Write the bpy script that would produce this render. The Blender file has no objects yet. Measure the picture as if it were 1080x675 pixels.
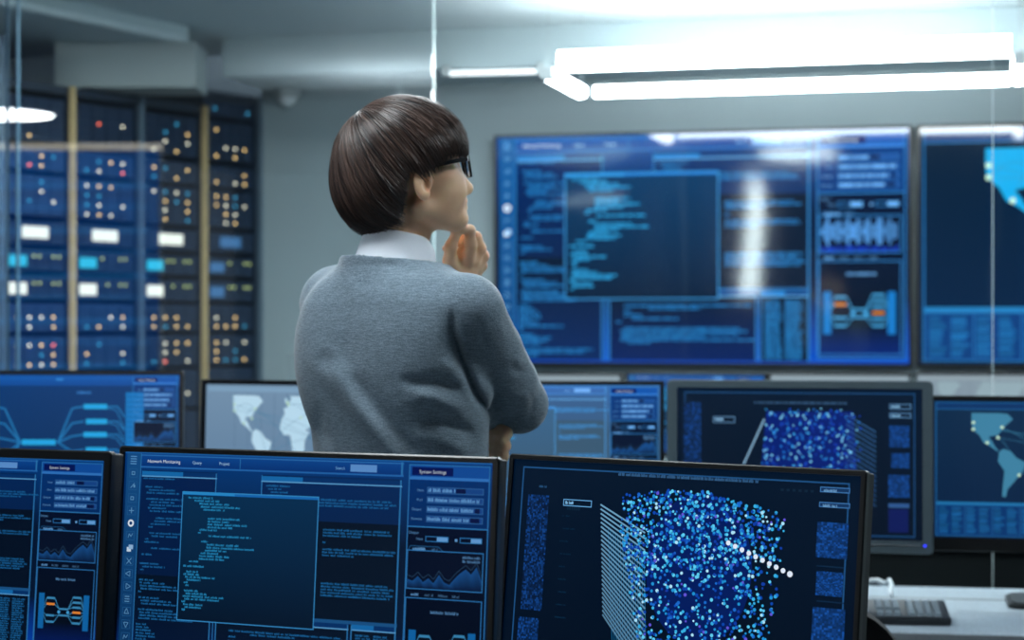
import bpy, bmesh, math, random
import numpy as np
from mathutils import Vector, Matrix

random.seed(7)
rng = np.random.default_rng(7)
SC = bpy.context.scene
COL = SC.collection
F, CX, CY, EYE = 2000.0, 540.0, 337.5, 1.42       # focal length in px of the 1080x675 frame, eye height
RAD = math.radians


def px(x, y, Y):
    """point at distance Y in front of the camera seen at image point x, y"""
    return Vector(((x - CX) / F * Y, Y, EYE + (CY - y) / F * Y))


# ---------------------------------------------------------------- colours / materials
def lin(c):
    c = c / 255.0
    return c / 12.92 if c <= 0.04045 else ((c + 0.055) / 1.055) ** 2.4


def rgb(r, g, b):
    return (lin(r), lin(g), lin(b), 1.0)


def mat(name, col, rough=0.5, metal=0.0, spec=0.5, emit=None, estr=0.0, noise=0.0, nscale=20.0, bump=0.0, bscale=200.0,
        stretch=(1, 1, 1), coat=0.0):
    m = bpy.data.materials.new(name)
    m.use_nodes = True
    nt = m.node_tree
    b = nt.nodes['Principled BSDF']
    b.inputs['Base Color'].default_value = col
    b.inputs['Roughness'].default_value = rough
    b.inputs['Metallic'].default_value = metal
    b.inputs['Specular IOR Level'].default_value = spec
    b.inputs['Coat Weight'].default_value = coat
    tc = nt.nodes.new('ShaderNodeTexCoord')
    mp = nt.nodes.new('ShaderNodeMapping')
    mp.inputs['Scale'].default_value = stretch
    nt.links.new(tc.outputs['Object'], mp.inputs['Vector'])
    if emit:
        b.inputs['Emission Color'].default_value = emit
        b.inputs['Emission Strength'].default_value = estr
    if noise:
        n = nt.nodes.new('ShaderNodeTexNoise')
        n.inputs['Scale'].default_value = nscale
        n.inputs['Detail'].default_value = 4
        nt.links.new(mp.outputs[0], n.inputs['Vector'])
        mx = nt.nodes.new('ShaderNodeMix')
        mx.data_type = 'RGBA'
        mx.inputs[6].default_value = [c * (1 - noise) for c in col[:3]] + [1]
        mx.inputs[7].default_value = [min(1, c * (1 + noise)) for c in col[:3]] + [1]
        nt.links.new(n.outputs['Fac'], mx.inputs[0])
        nt.links.new(mx.outputs[2], b.inputs['Base Color'])
    if bump:
        n2 = nt.nodes.new('ShaderNodeTexNoise')
        n2.inputs['Scale'].default_value = bscale
        n2.inputs['Detail'].default_value = 3
        nt.links.new(mp.outputs[0], n2.inputs['Vector'])
        bp = nt.nodes.new('ShaderNodeBump')
        bp.inputs['Strength'].default_value = bump
        bp.inputs['Distance'].default_value = 0.004
        nt.links.new(n2.outputs['Fac'], bp.inputs['Height'])
        nt.links.new(bp.outputs[0], b.inputs['Normal'])
    return m


def glass_mat(name, tint, refl, rough=0.0):
    m = bpy.data.materials.new(name)
    m.use_nodes = True
    nt = m.node_tree
    nt.nodes.clear()
    out = nt.nodes.new('ShaderNodeOutputMaterial')
    mix = nt.nodes.new('ShaderNodeMixShader')
    tr = nt.nodes.new('ShaderNodeBsdfTransparent')
    tr.inputs[0].default_value = tint
    gl = nt.nodes.new('ShaderNodeBsdfGlossy')
    gl.inputs['Roughness'].default_value = rough
    gl.inputs['Color'].default_value = (1, 1, 1, 1)
    fr = nt.nodes.new('ShaderNodeFresnel')
    fr.inputs[0].default_value = refl
    ge = nt.nodes.new('ShaderNodeNewGeometry')
    fm = nt.nodes.new('ShaderNodeMath')
    fm.operation = 'SUBTRACT'
    fm.use_clamp = True
    nt.links.new(fr.outputs[0], fm.inputs[0])
    nt.links.new(ge.outputs['Backfacing'], fm.inputs[1])
    nt.links.new(fm.outputs[0], mix.inputs[0])
    nt.links.new(tr.outputs[0], mix.inputs[1])
    nt.links.new(gl.outputs[0], mix.inputs[2])
    nt.links.new(mix.outputs[0], out.inputs[0])
    return m


def screen_mat(name, strength, rough=0.22, ior=1.5, wave=0.0):
    """a lit display: what it shows is its emission, under a glossy sheet"""
    m = bpy.data.materials.new(name)
    m.use_nodes = True
    nt = m.node_tree
    b = nt.nodes['Principled BSDF']
    b.inputs['Base Color'].default_value = (0.004, 0.006, 0.010, 1)
    b.inputs['Roughness'].default_value = rough
    b.inputs['IOR'].default_value = ior
    at = nt.nodes.new('ShaderNodeAttribute')
    at.attribute_name = 'picture'
    nt.links.new(at.outputs['Color'], b.inputs['Emission Color'])
    b.inputs['Emission Strength'].default_value = strength
    if wave:
        tc = nt.nodes.new('ShaderNodeTexCoord')
        n = nt.nodes.new('ShaderNodeTexNoise')
        n.inputs['Scale'].default_value = 2.2
        n.inputs['Detail'].default_value = 0
        nt.links.new(tc.outputs['Object'], n.inputs['Vector'])
        bp = nt.nodes.new('ShaderNodeBump')
        bp.inputs['Strength'].default_value = 1.0
        bp.inputs['Distance'].default_value = wave
        nt.links.new(n.outputs['Fac'], bp.inputs['Height'])
        nt.links.new(bp.outputs[0], b.inputs['Normal'])
    return m


# ---------------------------------------------------------------- mesh building
class MB:
    def __init__(self):
        self.v, self.f, self.c = [], [], None

    def add(self, verts, faces):
        o = len(self.v)
        self.v += [tuple(p) for p in verts]
        self.f += [tuple(i + o for i in fc) for fc in faces]
        return self

    def box(self, x0, x1, y0, y1, z0, z1, bev=0.0, seg=2):
        if bev <= 0:
            v = [(x, y, z) for x in (x0, x1) for y in (y0, y1) for z in (z0, z1)]
            return self.add(v, [(0, 1, 3, 2), (4, 6, 7, 5), (0, 4, 5, 1), (2, 3, 7, 6), (0, 2, 6, 4), (1, 5, 7, 3)])
        bm = bmesh.new()
        bmesh.ops.create_cube(bm, size=1)
        for p in bm.verts:
            p.co = ((x0 + x1) / 2 + p.co.x * (x1 - x0), (y0 + y1) / 2 + p.co.y * (y1 - y0), (z0 + z1) / 2 + p.co.z * (z1 - z0))
        bmesh.ops.bevel(bm, geom=list(bm.edges), offset=bev, segments=seg, profile=0.5, affect='EDGES')
        self.bm(bm)
        return self

    def bm(self, bm, M=None):
        bm.verts.index_update()
        self.add([(M @ p.co if M else p.co) for p in bm.verts], [[q.index for q in fc.verts] for fc in bm.faces])
        bm.free()

    def prism(self, pts, y0, y1, M=None):
        """polygon pts (x, z) extruded along y"""
        n = len(pts)
        v = [(p[0], y0, p[1]) for p in pts] + [(p[0], y1, p[1]) for p in pts]
        if M:
            v = [M @ Vector(p) for p in v]
        f = [tuple(range(n)), tuple(range(2 * n - 1, n - 1, -1))] + [(i, i + n, (i + 1) % n + n, (i + 1) % n) for i in range(n)]
        return self.add(v, f)

    def slab(self, pts, z0, z1):
        n = len(pts)
        v = [(p[0], p[1], z0) for p in pts] + [(p[0], p[1], z1) for p in pts]
        f = [tuple(range(n - 1, -1, -1)), tuple(range(n, 2 * n))] + [(i, (i + 1) % n, (i + 1) % n + n, i + n) for i in range(n)]
        return self.add(v, f)

    def tube(self, path, rad, n=8, cap=True):
        path = [Vector(p) for p in path]
        if not hasattr(rad, '__len__'):
            rad = [rad] * len(path)
        v, f = [], []
        t0 = (path[1] - path[0]).normalized()
        a = t0.orthogonal().normalized()
        for i, p in enumerate(path):
            t = (path[min(i + 1, len(path) - 1)] - path[max(i - 1, 0)]).normalized()
            a = (a - t * a.dot(t)).normalized()
            b = t.cross(a)
            for k in range(n):
                w = 2 * math.pi * k / n
                v.append(p + (a * math.cos(w) + b * math.sin(w)) * rad[i])
        for i in range(len(path) - 1):
            for k in range(n):
                f.append((i * n + k, i * n + (k + 1) % n, (i + 1) * n + (k + 1) % n, (i + 1) * n + k))
        if cap:
            f.append(tuple(range(n - 1, -1, -1)))
            f.append(tuple(range((len(path) - 1) * n, len(path) * n)))
        return self.add(v, f)

    def lathe(self, prof, n=32, M=None):
        v, f = [], []
        for r, z in prof:
            for k in range(n):
                w = 2 * math.pi * k / n
                v.append(Vector((r * math.cos(w), r * math.sin(w), z)))
        if M:
            v = [M @ p for p in v]
        m = len(prof)
        for i in range(m - 1):
            for k in range(n):
                f.append((i * n + k, i * n + (k + 1) % n, (i + 1) * n + (k + 1) % n, (i + 1) * n + k))
        f.append(tuple(range(n - 1, -1, -1)))
        f.append(tuple(range((m - 1) * n, m * n)))
        return self.add(v, f)

    def build(self, name, material, parent=None, smooth=False, M=None, angle=None):
        me = bpy.data.meshes.new(name)
        v = self.v if M is None else [tuple(M @ Vector(p)) for p in self.v]
        me.from_pydata(v, [], self.f)
        me.materials.append(material)
        if smooth:
            me.polygons.foreach_set('use_smooth', [True] * len(me.polygons))
            if angle:
                me.set_sharp_from_angle(angle=angle)
        me.update()
        o = bpy.data.objects.new(name, me)
        COL.objects.link(o)
        if parent:
            o.parent = parent
        return o


def fix_normals(o):
    bm = bmesh.new()
    bm.from_mesh(o.data)
    bmesh.ops.recalc_face_normals(bm, faces=bm.faces)
    bm.to_mesh(o.data)
    bm.free()
    return o


def tag(o, label, cat, group=None):
    o['label'] = label
    o['category'] = cat
    if group:
        o['group'] = group
    return o


def thing(name, label, cat, loc, rz=0.0, group=None):
    o = bpy.data.objects.new(name, None)
    o.empty_display_size = 0.1
    COL.objects.link(o)
    o.location = loc
    o.rotation_euler = (0, 0, rz)
    return tag(o, label, cat, group)


def struct(mb, name, material, **k):
    o = fix_normals(mb.build(name, material, **k))
    o['kind'] = 'structure'
    return o


def rrect(w, h, r, n=5, cx=0.0, cz=0.0):
    pts = []
    for sx, sz, a0 in ((1, 1, 0), (-1, 1, 90), (-1, -1, 180), (1, -1, 270)):
        for k in range(n + 1):
            a = RAD(a0 + 90 * k / n)
            pts.append((cx + sx * (w / 2 - r) + r * math.cos(a), cz + sz * (h / 2 - r) + r * math.sin(a)))
    return pts


# ---------------------------------------------------------------- what a display shows
class UI:
    """flat graphics of a display in units of a 1000-wide sheet, y down; built as one lit mesh"""
    DZ = 0.00010

    def __init__(self, H=560):
        self.H = H
        self.v, self.f, self.c = [], [], []
        self.inv = None

    def poly(self, pts, col, layer=1):
        o = len(self.v)
        cols = col if isinstance(col, list) else [col] * len(pts)
        self.v += [(p[0], p[1], layer) for p in pts]
        self.f.append(tuple(range(o, o + len(pts))))
        self.c += [tuple(c[:3]) + (1.0,) for c in cols]

    def rect(self, x0, y0, x1, y1, col, layer=1):
        if isinstance(col, list) and len(col) == 2:      # top, bottom
            col = [col[0], col[0], col[1], col[1]]
        self.poly([(x0, y0), (x1, y0), (x1, y1), (x0, y1)], col, layer)

    def line(self, p, q, w, col, layer=2):
        d = Vector((q[0] - p[0], q[1] - p[1]))
        if d.length < 1e-6:
            return
        n = Vector((-d.y, d.x)).normalized() * w / 2
        self.poly([(p[0] + n.x, p[1] + n.y), (q[0] + n.x, q[1] + n.y), (q[0] - n.x, q[1] - n.y), (p[0] - n.x, p[1] - n.y)], col, layer)

    def pline(self, pts, w, col, layer=2):
        for a, b in zip(pts[:-1], pts[1:]):
            self.line(a, b, w, col, layer)

    def frame(self, x0, y0, x1, y1, w, col, layer=2):
        self.rect(x0, y0, x1, y0 + w, col, layer)
        self.rect(x0, y1 - w, x1, y1, col, layer)
        self.rect(x0, y0 + w, x0 + w, y1 - w, col, layer)
        self.rect(x1 - w, y0 + w, x1, y1 - w, col, layer)

    def disc(self, x, y, r, col, layer=3, n=8, asp=1.0):
        self.poly([(x + r * asp * math.cos(2 * math.pi * (k + .5) / n), y + r * math.sin(2 * math.pi * (k + .5) / n)) for k in range(n)], col, layer)

    def words(self, x, y, length, h, col, layer=3, chars=True, r=random):
        """one line of tiny unreadable characters"""
        e = x + length
        while x < e - 2:
            wl = min(e - x, r.choice((8, 14, 20, 26, 34)))
            if chars:
                k = x
                while k < x + wl - 1.2:
                    cw = r.uniform(1.5, 2.6)
                    top = r.choice((0.0, 0.28, 0.28, 0.05))
                    b = r.uniform(.75, 1.1)
                    self.rect(k, y + h * top, k + cw, y + h, tuple(c * b for c in col[:3]), layer)
                    k += cw + 0.75
            else:
                b = r.uniform(.75, 1.0)
                self.rect(x, y + .1 * h, x + wl, y + h, tuple(c * b for c in col[:3]), layer)
            x += wl + r.choice((3, 3, 4))

    def text(self, s, x, y, size, col, layer=4):
        cu = bpy.data.curves.new('t', 'FONT')
        cu.body = s
        cu.size = size
        ob = bpy.data.objects.new('t', cu)
        COL.objects.link(ob)
        dg = bpy.context.evaluated_depsgraph_get()
        me = ob.evaluated_get(dg).to_mesh()
        for p in me.polygons:
            self.poly([(x + me.vertices[i].co.x, y - me.vertices[i].co.y) for i in p.vertices], col, layer)
        ob.evaluated_get(dg).to_mesh_clear()
        bpy.data.objects.remove(ob)
        bpy.data.curves.remove(cu)

    def clip(self, x0, y0, x1, y1):
        keepf, c2, v2 = [], [], []
        for f in self.f:
            pts = [(self.v[i][0], self.v[i][1], self.v[i][2], self.c[i]) for i in f]
            for ax, lim, sg in ((0, x0, 1), (0, x1, -1), (1, y0, 1), (1, y1, -1)):
                out = []
                for k in range(len(pts)):
                    a, b = pts[k], pts[(k + 1) % len(pts)]
                    da, db = (a[ax] - lim) * sg, (b[ax] - lim) * sg
                    if da >= 0:
                        out.append(a)
                    if da * db < 0:
                        t = da / (da - db)
                        out.append((a[0] + (b[0] - a[0]) * t, a[1] + (b[1] - a[1]) * t, a[2], tuple(p + (q - p) * t for p, q in zip(a[3], b[3]))))
                pts = out
                if len(pts) < 3:
                    break
            if len(pts) >= 3:
                o = len(v2)
                v2 += [(p[0], p[1], p[2]) for p in pts]
                c2 += [p[3] for p in pts]
                keepf.append(tuple(range(o, o + len(pts))))
        self.v, self.f, self.c = v2, keepf, c2

    def build(self, name, material, place, parent):
        """place(x, y, depth) -> local point"""
        self.clip(0, 0, 1000, self.H)
        me = bpy.data.meshes.new(name)
        me.from_pydata([tuple(place(a, b, l * self.DZ)) for a, b, l in self.v], [], self.f)
        at = me.color_attributes.new('picture', 'FLOAT_COLOR', 'CORNER')
        buf = np.array([self.c[i] for f in self.f for i in f], dtype=np.float32).ravel()
        at.data.foreach_set('color', buf)
        me.materials.append(material)
        me.update()
        o = bpy.data.objects.new(name, me)
        COL.objects.link(o)
        o.parent = parent
        return o
# ---------------------------------------------------------------- the four programs shown on the displays
CYAN, BLUE, DEEP, WHITE = rgb(70, 165, 225), rgb(20, 90, 175), rgb(0, 10, 32), rgb(225, 240, 255)
ORANGE = rgb(225, 130, 50)


def mul(c, k):
    return tuple(min(4.0, a * k) for a in c[:3]) + (1.0,)


def flow_widget(ui, x0, y0, x1, y1, k=1.0, w=2.0):
    """little left-to-right network diagram between two bars"""
    W, Hh = x1 - x0, y1 - y0
    X = lambda t: x0 + t * W
    Yv = lambda t: y0 + t * Hh
    bar = mul(rgb(15, 105, 175), k)
    ln = mul(rgb(60, 140, 190), k)
    ui.rect(X(0), Yv(0), X(.11), Yv(1), bar, 3)
    ui.rect(X(.89), Yv(0), X(1), Yv(1), bar, 3)
    for side in (0, 1):
        xm = (lambda t: X(t)) if side == 0 else (lambda t: X(1 - t))
        rows = (.13, .3, .62, .8) if side == 0 else (.08, .22, .36, .5, .64, .8)
        for i, t in enumerate(rows):
            col = ORANGE if (side == 0 and i == 1) or (side == 1 and i == 3) else ln
            ui.rect(min(xm(.16), xm(.32)), Yv(t) - Hh * .03, max(xm(.16), xm(.32)), Yv(t) + Hh * .03, mul(col, 1), 4)
            ui.pline([(xm(.11), Yv(.3 + .4 * t)), (xm(.16), Yv(t))], w, ln, 3)
            ui.pline([(xm(.32), Yv(t)), (xm(.41), Yv(.42 if t < .5 else .6))], w, ln, 3)
        ui.disc(xm(.41), Yv(.51), Hh * .05, mul(CYAN, k), 4)
    for t in (.42, .6):
        ui.rect(X(.41), Yv(t) - Hh * .025, X(.59), Yv(t) + Hh * .025, ln, 3)


def side_panel(ui, x0, x1, b, chars, wave=False, pad=1.0):
    """settings column of the code program"""
    fr, tx = mul(rgb(45, 120, 185), b), mul(rgb(105, 165, 225), b)
    W = x1 - x0
    ui.rect(x0, 8, x1, 550, [mul(rgb(0, 52, 118), b), mul(rgb(0, 10, 28), b)], 1)
    ui.rect(x0, 150, x1, 470, [mul(rgb(0, 12, 42), b), mul(rgb(0, 8, 26), b)], 2)
    ui.rect(x0, 470, x1, 550, [mul(rgb(0, 8, 26), b), mul(rgb(0, 30, 105), b)], 2)
    ui.frame(x0, 8, x1, 550, 2.5, fr, 3)
    ui.rect(x0 + 3, 10, x1 - 3, 36, mul(rgb(14, 78, 160), b), 3)
    ui.rect(x0 + 8, 14, x0 + W * .55, 33, mul(rgb(0, 20, 90), b), 4)
    ui.rect(x0 + 3, 36, x1 - 3, 43, mul(rgb(50, 120, 200), b), 4)
    ui.text('System Settings', x0 + W * .13, 28, 11.0, mul(WHITE, .8 * b), 6)
    for i, (lab, t0, t1) in enumerate((('Host', .52, .7), ('Port', 1, 1), ('Output', .88, 1), ('Remote', .8, 1))):
        y = 60 + i * 22
        ui.text(lab, x0 + W * (.11 if i < 2 else .05), y + 10, 8.6, mul(tx, .8), 5)
        ui.rect(x0 + W * .235, y - 1, x1 - W * .07, y + 14, mul(rgb(45, 100, 160), b), 4)
        ui.rect(x0 + W * .245, y + 1, x1 - W * .08, y + 12, mul(rgb(20, 70, 140), b), 5)
        ui.words(x0 + W * .25, y + 2, W * .64 * (t0 if i != 1 else 1), 8.5, tx, 6, chars)
        if t0 < 1:
            ui.rect(x0 + W * (.25 + .66 * t0), y + 1, x0 + W * (.25 + .66 * t1 - (.02 if t1 == 1 else 0)), y + 12, mul(rgb(2, 18, 70), b), 6)
    ui.rect(x0, 150, x1, 153, fr, 4)
    ui.text('Output', x0 + 5, 168, 8.6, mul(tx, .8), 5)
    ui.text('Host', x0 + W * .12, 182, 8.6, mul(tx, .8), 5)
    for xa, xb in ((.235, .52), (.66, .93)):
        ui.frame(x0 + W * xa, 172, x0 + W * xb, 185, 1.8, fr, 4)
        ui.rect(x0 + W * (xa + .5 * (xb - xa)), 174, x0 + W * xb - 2, 183, tx, 5)
    ui.rect(x0 + W * .6, 176, x0 + W * .63, 182, tx, 5)
    # chart
    ui.pline([(x0 + 6, 206), (x0 + 10, 196), (x0 + W * .4, 196), (x0 + W * .46, 206)], 1.5, mul(fr, .6), 4)
    ui.words(x0 + W * .08, 199, W * .18, 6, tx, 5, chars)
    ui.words(x0 + W * .32, 199, W * .08, 6, mul(tx, .4), 5, chars)
    ui.rect(x0 + 4, 206, x1 - 10, 294, mul(rgb(2, 14, 40), b), 4)
    if wave:
        n = 26
        for i in range(n):
            xx = x0 + 12 + (W - 34) * i / (n - 1)
            a = 8 + 30 * abs(math.sin(i * .9)) * random.uniform(.6, 1.0)
            ui.rect(xx - 2.2, 244 - a, xx + 2.2, 244 + a, mul(rgb(90, 160, 235), b * random.uniform(.5, 1)), 5)
        for i in range(30):
            ui.rect(x0 + 8 + i * (W - 24) / 30, random.uniform(276, 284), x0 + 8 + (i + .8) * (W - 24) / 30, 293, mul(rgb(20, 60, 190), b * random.uniform(.3, 1)), 5)
    else:
        hs = [.25, .2, .35, .18, .3, .16, .42, .2, .14, .34, .5, .62, .48, .7, .3]
        n = len(hs)
        for i in range(n - 1):
            xa, xb = x0 + 6 + (W - 18) * i / (n - 1), x0 + 6 + (W - 18) * (i + 1) / (n - 1)
            ya, yb = 292 - 78 * hs[i], 292 - 78 * hs[i + 1]
            t, lo = mul(rgb(22, 78, 140), b), mul(rgb(4, 24, 60), b)
            ui.poly([(xa, ya), (xb, yb), (xb, 292), (xa, 292)], [t, t, lo, lo], 5)
            ui.line((xa, ya - 9), (xb, yb - 9), 1.4, mul(rgb(40, 70, 100), b), 5)
        for y in (214, 223):
            ui.words(x1 - W * .3, y, W * .22, 6, mul(tx, .55), 5, chars)
    ui.frame(x0 + 3, 205, x1 - 9, 295, 2.2, fr, 6)
    for i, k in enumerate((1, .4, .4, .4)):
        ui.words(x0 + W * (.08 + .17 * i), 304, W * .11, 6, mul(tx, k * .8), 5, chars)
    ui.frame(x0 + 3, 314, x1 - 9, 540, 2.2, fr, 5)
    ui.words(x0 + W * .33, 342, W * .34, 7, mul(tx, .6), 5, chars)
    flow_widget(ui, x0 + W * .07, 388, x1 - W * .11, 490, b)


ICONS = 16


def ui_code(b=1.0, chars=True, veil=0.0, wave=False, low=1.0, seed=3, txt=1.0):
    """window-filled programming desktop"""
    r = random.Random(seed)
    ui = UI(560)
    v = lambda c: tuple(x * b + veil * y for x, y in zip(c[:3], (.10, .22, .34))) + (1,)
    top, mid, bot = v(rgb(0, 62, 132)), v(rgb(0, 20, 50)), v(rgb(0, 30, 88))
    ui.rect(0, 0, 1000, 200, [top, mid], 0)
    ui.rect(0, 200, 1000, 400, [mid, mid], 0)
    ui.rect(0, 400, 1000, 560, [mid, v(mul(rgb(0, 50, 135), low))], 0)
    fr, tx, dk = v(rgb(42, 118, 180)), v(mul(rgb(30, 118, 185), txt)), v(rgb(0, 14, 36))
    # sidebar with its icons
    ui.rect(6, 2, 46, 558, [v(rgb(18, 80, 140)), v(rgb(6, 50, 95))], 1)
    ui.line((47, 2), (47, 558), 2.2, fr, 2)
    for k in range(4):
        ui.rect(16, 10 + k * 6, 34, 12.5 + k * 6, v(rgb(90, 150, 205)), 2)
    for i in range(ICONS):
        y = 52 + i * 31
        ic = v(rgb(92, 148, 195))
        if i == 4:
            ui.disc(26, y, 9, v(rgb(235, 245, 255)), 3, 14)
            ui.disc(26, y, 4.5, v(rgb(10, 60, 120)), 4, 10)
            continue
        if i == 6:
            ui.rect(18, y - 3, 30, y + 8, v(rgb(210, 230, 250)), 3)
            ui.rect(23, y - 9, 36, y + 2, v(rgb(150, 190, 230)), 4)
            continue
        ui.frame(14, y - 11, 38, y + 11, 1.2, v(rgb(35, 95, 150)), 2)
        kind = (0, 1, 0, 2, 0, 3, 0, 4, 5, 6, 7, 8, 9, 3, 1, 2)[i]
        if kind in (5, 6, 8, 9):
            a = {5: 180, 6: 0, 8: 270, 9: 90}[kind]
            pts = [(26 + 8 * math.cos(RAD(a + q)), y + 8 * math.sin(RAD(a + q))) for q in (0, 125, 235)]
            ui.pline(pts + pts[:1], 1.8, ic, 3)
        elif kind == 7:
            for q in (-6, 0, 6):
                ui.rect(19, y + q - 1.2, 33, y + q + 1.2, ic, 3)
        elif kind == 4:
            ui.line((19, y - 7), (33, y + 7), 2, ic, 3)
            ui.line((33, y - 7), (19, y + 7), 2, ic, 3)
        elif kind == 0:
            ui.frame(21, y - 4, 31, y + 5, 2, ic, 3)
        elif kind == 1:
            ui.line((20, y + 6), (31, y - 6), 2, ic, 3)
            ui.rect(28, y - 2, 33, y + 5, ic, 3)
        elif kind == 2:
            ui.rect(19, y - 1.2, 33, y + 1.2, ic, 3)
            ui.rect(24.8, y - 7, 27.2, y + 7, ic, 4)
        else:
            ui.pline([(20, y + 5), (23, y - 5), (28, y + 2), (33, y - 6)], 1.8, ic, 3)
    # top bar
    ui.rect(48, 4, 772, 34, [v(rgb(8, 74, 152)), v(rgb(0, 52, 124))], 1)
    ui.rect(48, 6, 772, 8.5, v(rgb(45, 115, 185)), 2)
    ui.rect(48, 34, 772, 38, v(rgb(35, 105, 180)), 3)
    ui.rect(765, 4, 770, 34, fr, 3)
    ui.text('Network Monitoring', 66, 25, 11.2, v(WHITE), 4)
    ui.text('Query', 196, 25, 10, v(rgb(170, 215, 250)), 4)
    ui.text('Project', 272, 25, 10, v(rgb(170, 215, 250)), 4)
    ui.rect(330, 9, 332, 33, fr, 3)
    ui.text('Search', 592, 26, 9.5, v(rgb(120, 180, 235)), 4)
    ui.rect(632, 13, 702, 30, v(rgb(95, 150, 215)), 4)

    def head(x0, x1, y, ln=0.55):
        ui.rect(x0, y, x1, y + 12, v(rgb(0, 50, 108)), 3)
        ui.rect(x0, y, x0 + (x1 - x0) * ln, y + 12, v(rgb(20, 110, 180)), 4)
        ui.rect(x0, y + 11, x1, y + 14, v(rgb(90, 160, 215)), 5)

    def block(x, y, n, lens, col, dy=7.2, hh=4.6, ind=None):
        for i in range(n):
            L = lens[i % len(lens)]
            if L > 0:
                ui.words(x + (ind[i % len(ind)] if ind else 0), y + i * dy, L * r.uniform(.9, 1.05), hh, col, 5, chars, r)

    # window A, the long listing at the left
    ui.rect(52, 44, 268, 556, [v(rgb(0, 32, 84)), dk], 1)
    ui.rect(52, 300, 268, 556, [dk, v(mul(rgb(0, 20, 60), low))], 2)
    head(52, 268, 46)
    ui.rect(264, 46, 267, 556, fr, 4)
    ui.words(56, 62, 90, 4, tx, 5, chars, r)
    block(58, 82, 9, (50, 75, 92, 0, 150, 70, 120, 55, 110), tx, 7.4, 4.6, (6, 16, 10, 0, 10, 24, 20, 16, 22))
    block(58, 158, 11, (100, 150, 60, 12, 0, 90, 80, 12, 45, 0, 130), tx, 7.4, 4.6, (40, 36, 26, 20, 0, 24, 30, 12, 10, 0, 30))
    block(58, 248, 8, (30, 0, 0, 60, 70, 12, 0, 0), tx, 7.4, 4.6, (4, 0, 0, 0, 8, 2, 0, 0))
    block(56, 310, 14, (44, 75, 110, 130, 8, 0, 60, 90, 130, 0, 100, 160, 170, 150), tx, 7.2, 4.8, (2, 4, 6, 8, 2, 0, 4, 10, 12, 0, 4, 8, 8, 6))
    block(56, 418, 18, (30, 40, 48, 56, 60, 30, 50, 110, 12, 0, 40, 80, 70, 60, 0, 190, 180, 60), tx, 7.2, 4.8)
    # window B, right of the popup
    ui.rect(392, 44, 770, 404, [v(rgb(0, 40, 94)), dk], 1)
    ui.rect(392, 150, 770, 404, dk, 2)
    head(392, 770, 48, .3)
    ui.rect(392, 46, 395, 404, fr, 4)
    ui.rect(764, 46, 768, 556, fr, 4)
    block(404, 68, 6, (70, 40, 46, 36, 0, 0), tx, 7.4, 4.6, (2, 8, 16, 12, 0, 0))
    block(430, 96, 3, (310, 320, 300), tx, 7, 4.8, (0, 18, 6))
    block(566, 166, 3, (180, 186, 108), tx, 7, 4.8)
    block(566, 196, 1, (12,), tx, 7, 4.8)
    block(566, 212, 3, (186, 190, 84), tx, 7, 4.8)
    block(566, 292, 5, (186, 188, 184, 188, 180), tx, 7, 4.8)
    ui.rect(392, 378, 770, 386, v(rgb(25, 85, 140)), 4)
    # windows C and D under it
    ui.rect(284, 398, 644, 556, [dk, v(mul(rgb(0, 16, 60), low))], 3)
    head(284, 644, 386, .2)
    ui.rect(282, 398, 285, 556, fr, 4)
    ui.rect(274, 398, 276, 556, fr, 4)
    ui.rect(640, 388, 643, 556, fr, 5)
    block(320, 418, 3, (300, 130, 20), tx, 7, 4.8, (0, 60, 0))
    block(300, 442, 3, (46, 120, 16), tx, 8, 4.8, (20, 40, 0))
    block(310, 474, 6, (300, 320, 310, 200, 330, 60), tx, 7, 4.8, (10, 0, 4, 4, 0, 20))
    ui.rect(652, 398, 768, 556, dk, 3)
    head(652, 768, 386, .5)
    ui.rect(650, 388, 653, 556, fr, 5)
    for i in range(22):
        y = 408 + i * 6.6
        ui.words(662, y, r.uniform(34, 42), 4.8, tx, 5, chars, r)
        ui.words(710, y, r.uniform(34, 44), 4.8, tx, 5, chars, r)
    ui.rect(0, 0, 1000, 3, v(rgb(30, 100, 170)), 6)
    # popup
    ui.rect(172, 92, 552, 404, [v(rgb(2, 48, 86)), v(rgb(0, 18, 42))], 7)
    ui.rect(172, 92, 552, 100, v(rgb(22, 110, 190)), 8)
    ui.rect(172, 92, 320, 99, v(rgb(40, 145, 215)), 9)
    ui.frame(172, 92, 552, 405, 2.4, v(rgb(55, 145, 210)), 9)
    cy = v(mul(rgb(42, 160, 222), txt))
    ind = (8, 26, 40, 44, 52, 52, 0, 66, 66, 66, 66, 44, 40, 70, 44, 50, 66, 66, 62, 50, 46, 46, 18)
    ln = (70, 70, 84, 110, 60, 0, 0, 88, 60, 110, 70, 50, 12, 120, 0, 20, 90, 132, 60, 50, 84, 70, 26)
    for i, (a, l) in enumerate(zip(ind, ln)):
        if l:
            ui.words(182 + a, 104 + i * 7.0, l, 5, cy, 9, chars, r)
    for i, l in enumerate((60, 0, 34, 44, 84, 40, 12, 10, 0, 40, 60, 116, 100, 12, 56, 50, 10)):
        if l:
            ui.words(184 + (i * 5) % 13, 270 + i * 6.6, l, 5, cy, 9, chars, r)
    side_panel(ui, 786, 992, b * 1.0, chars, wave)
    return ui


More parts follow.
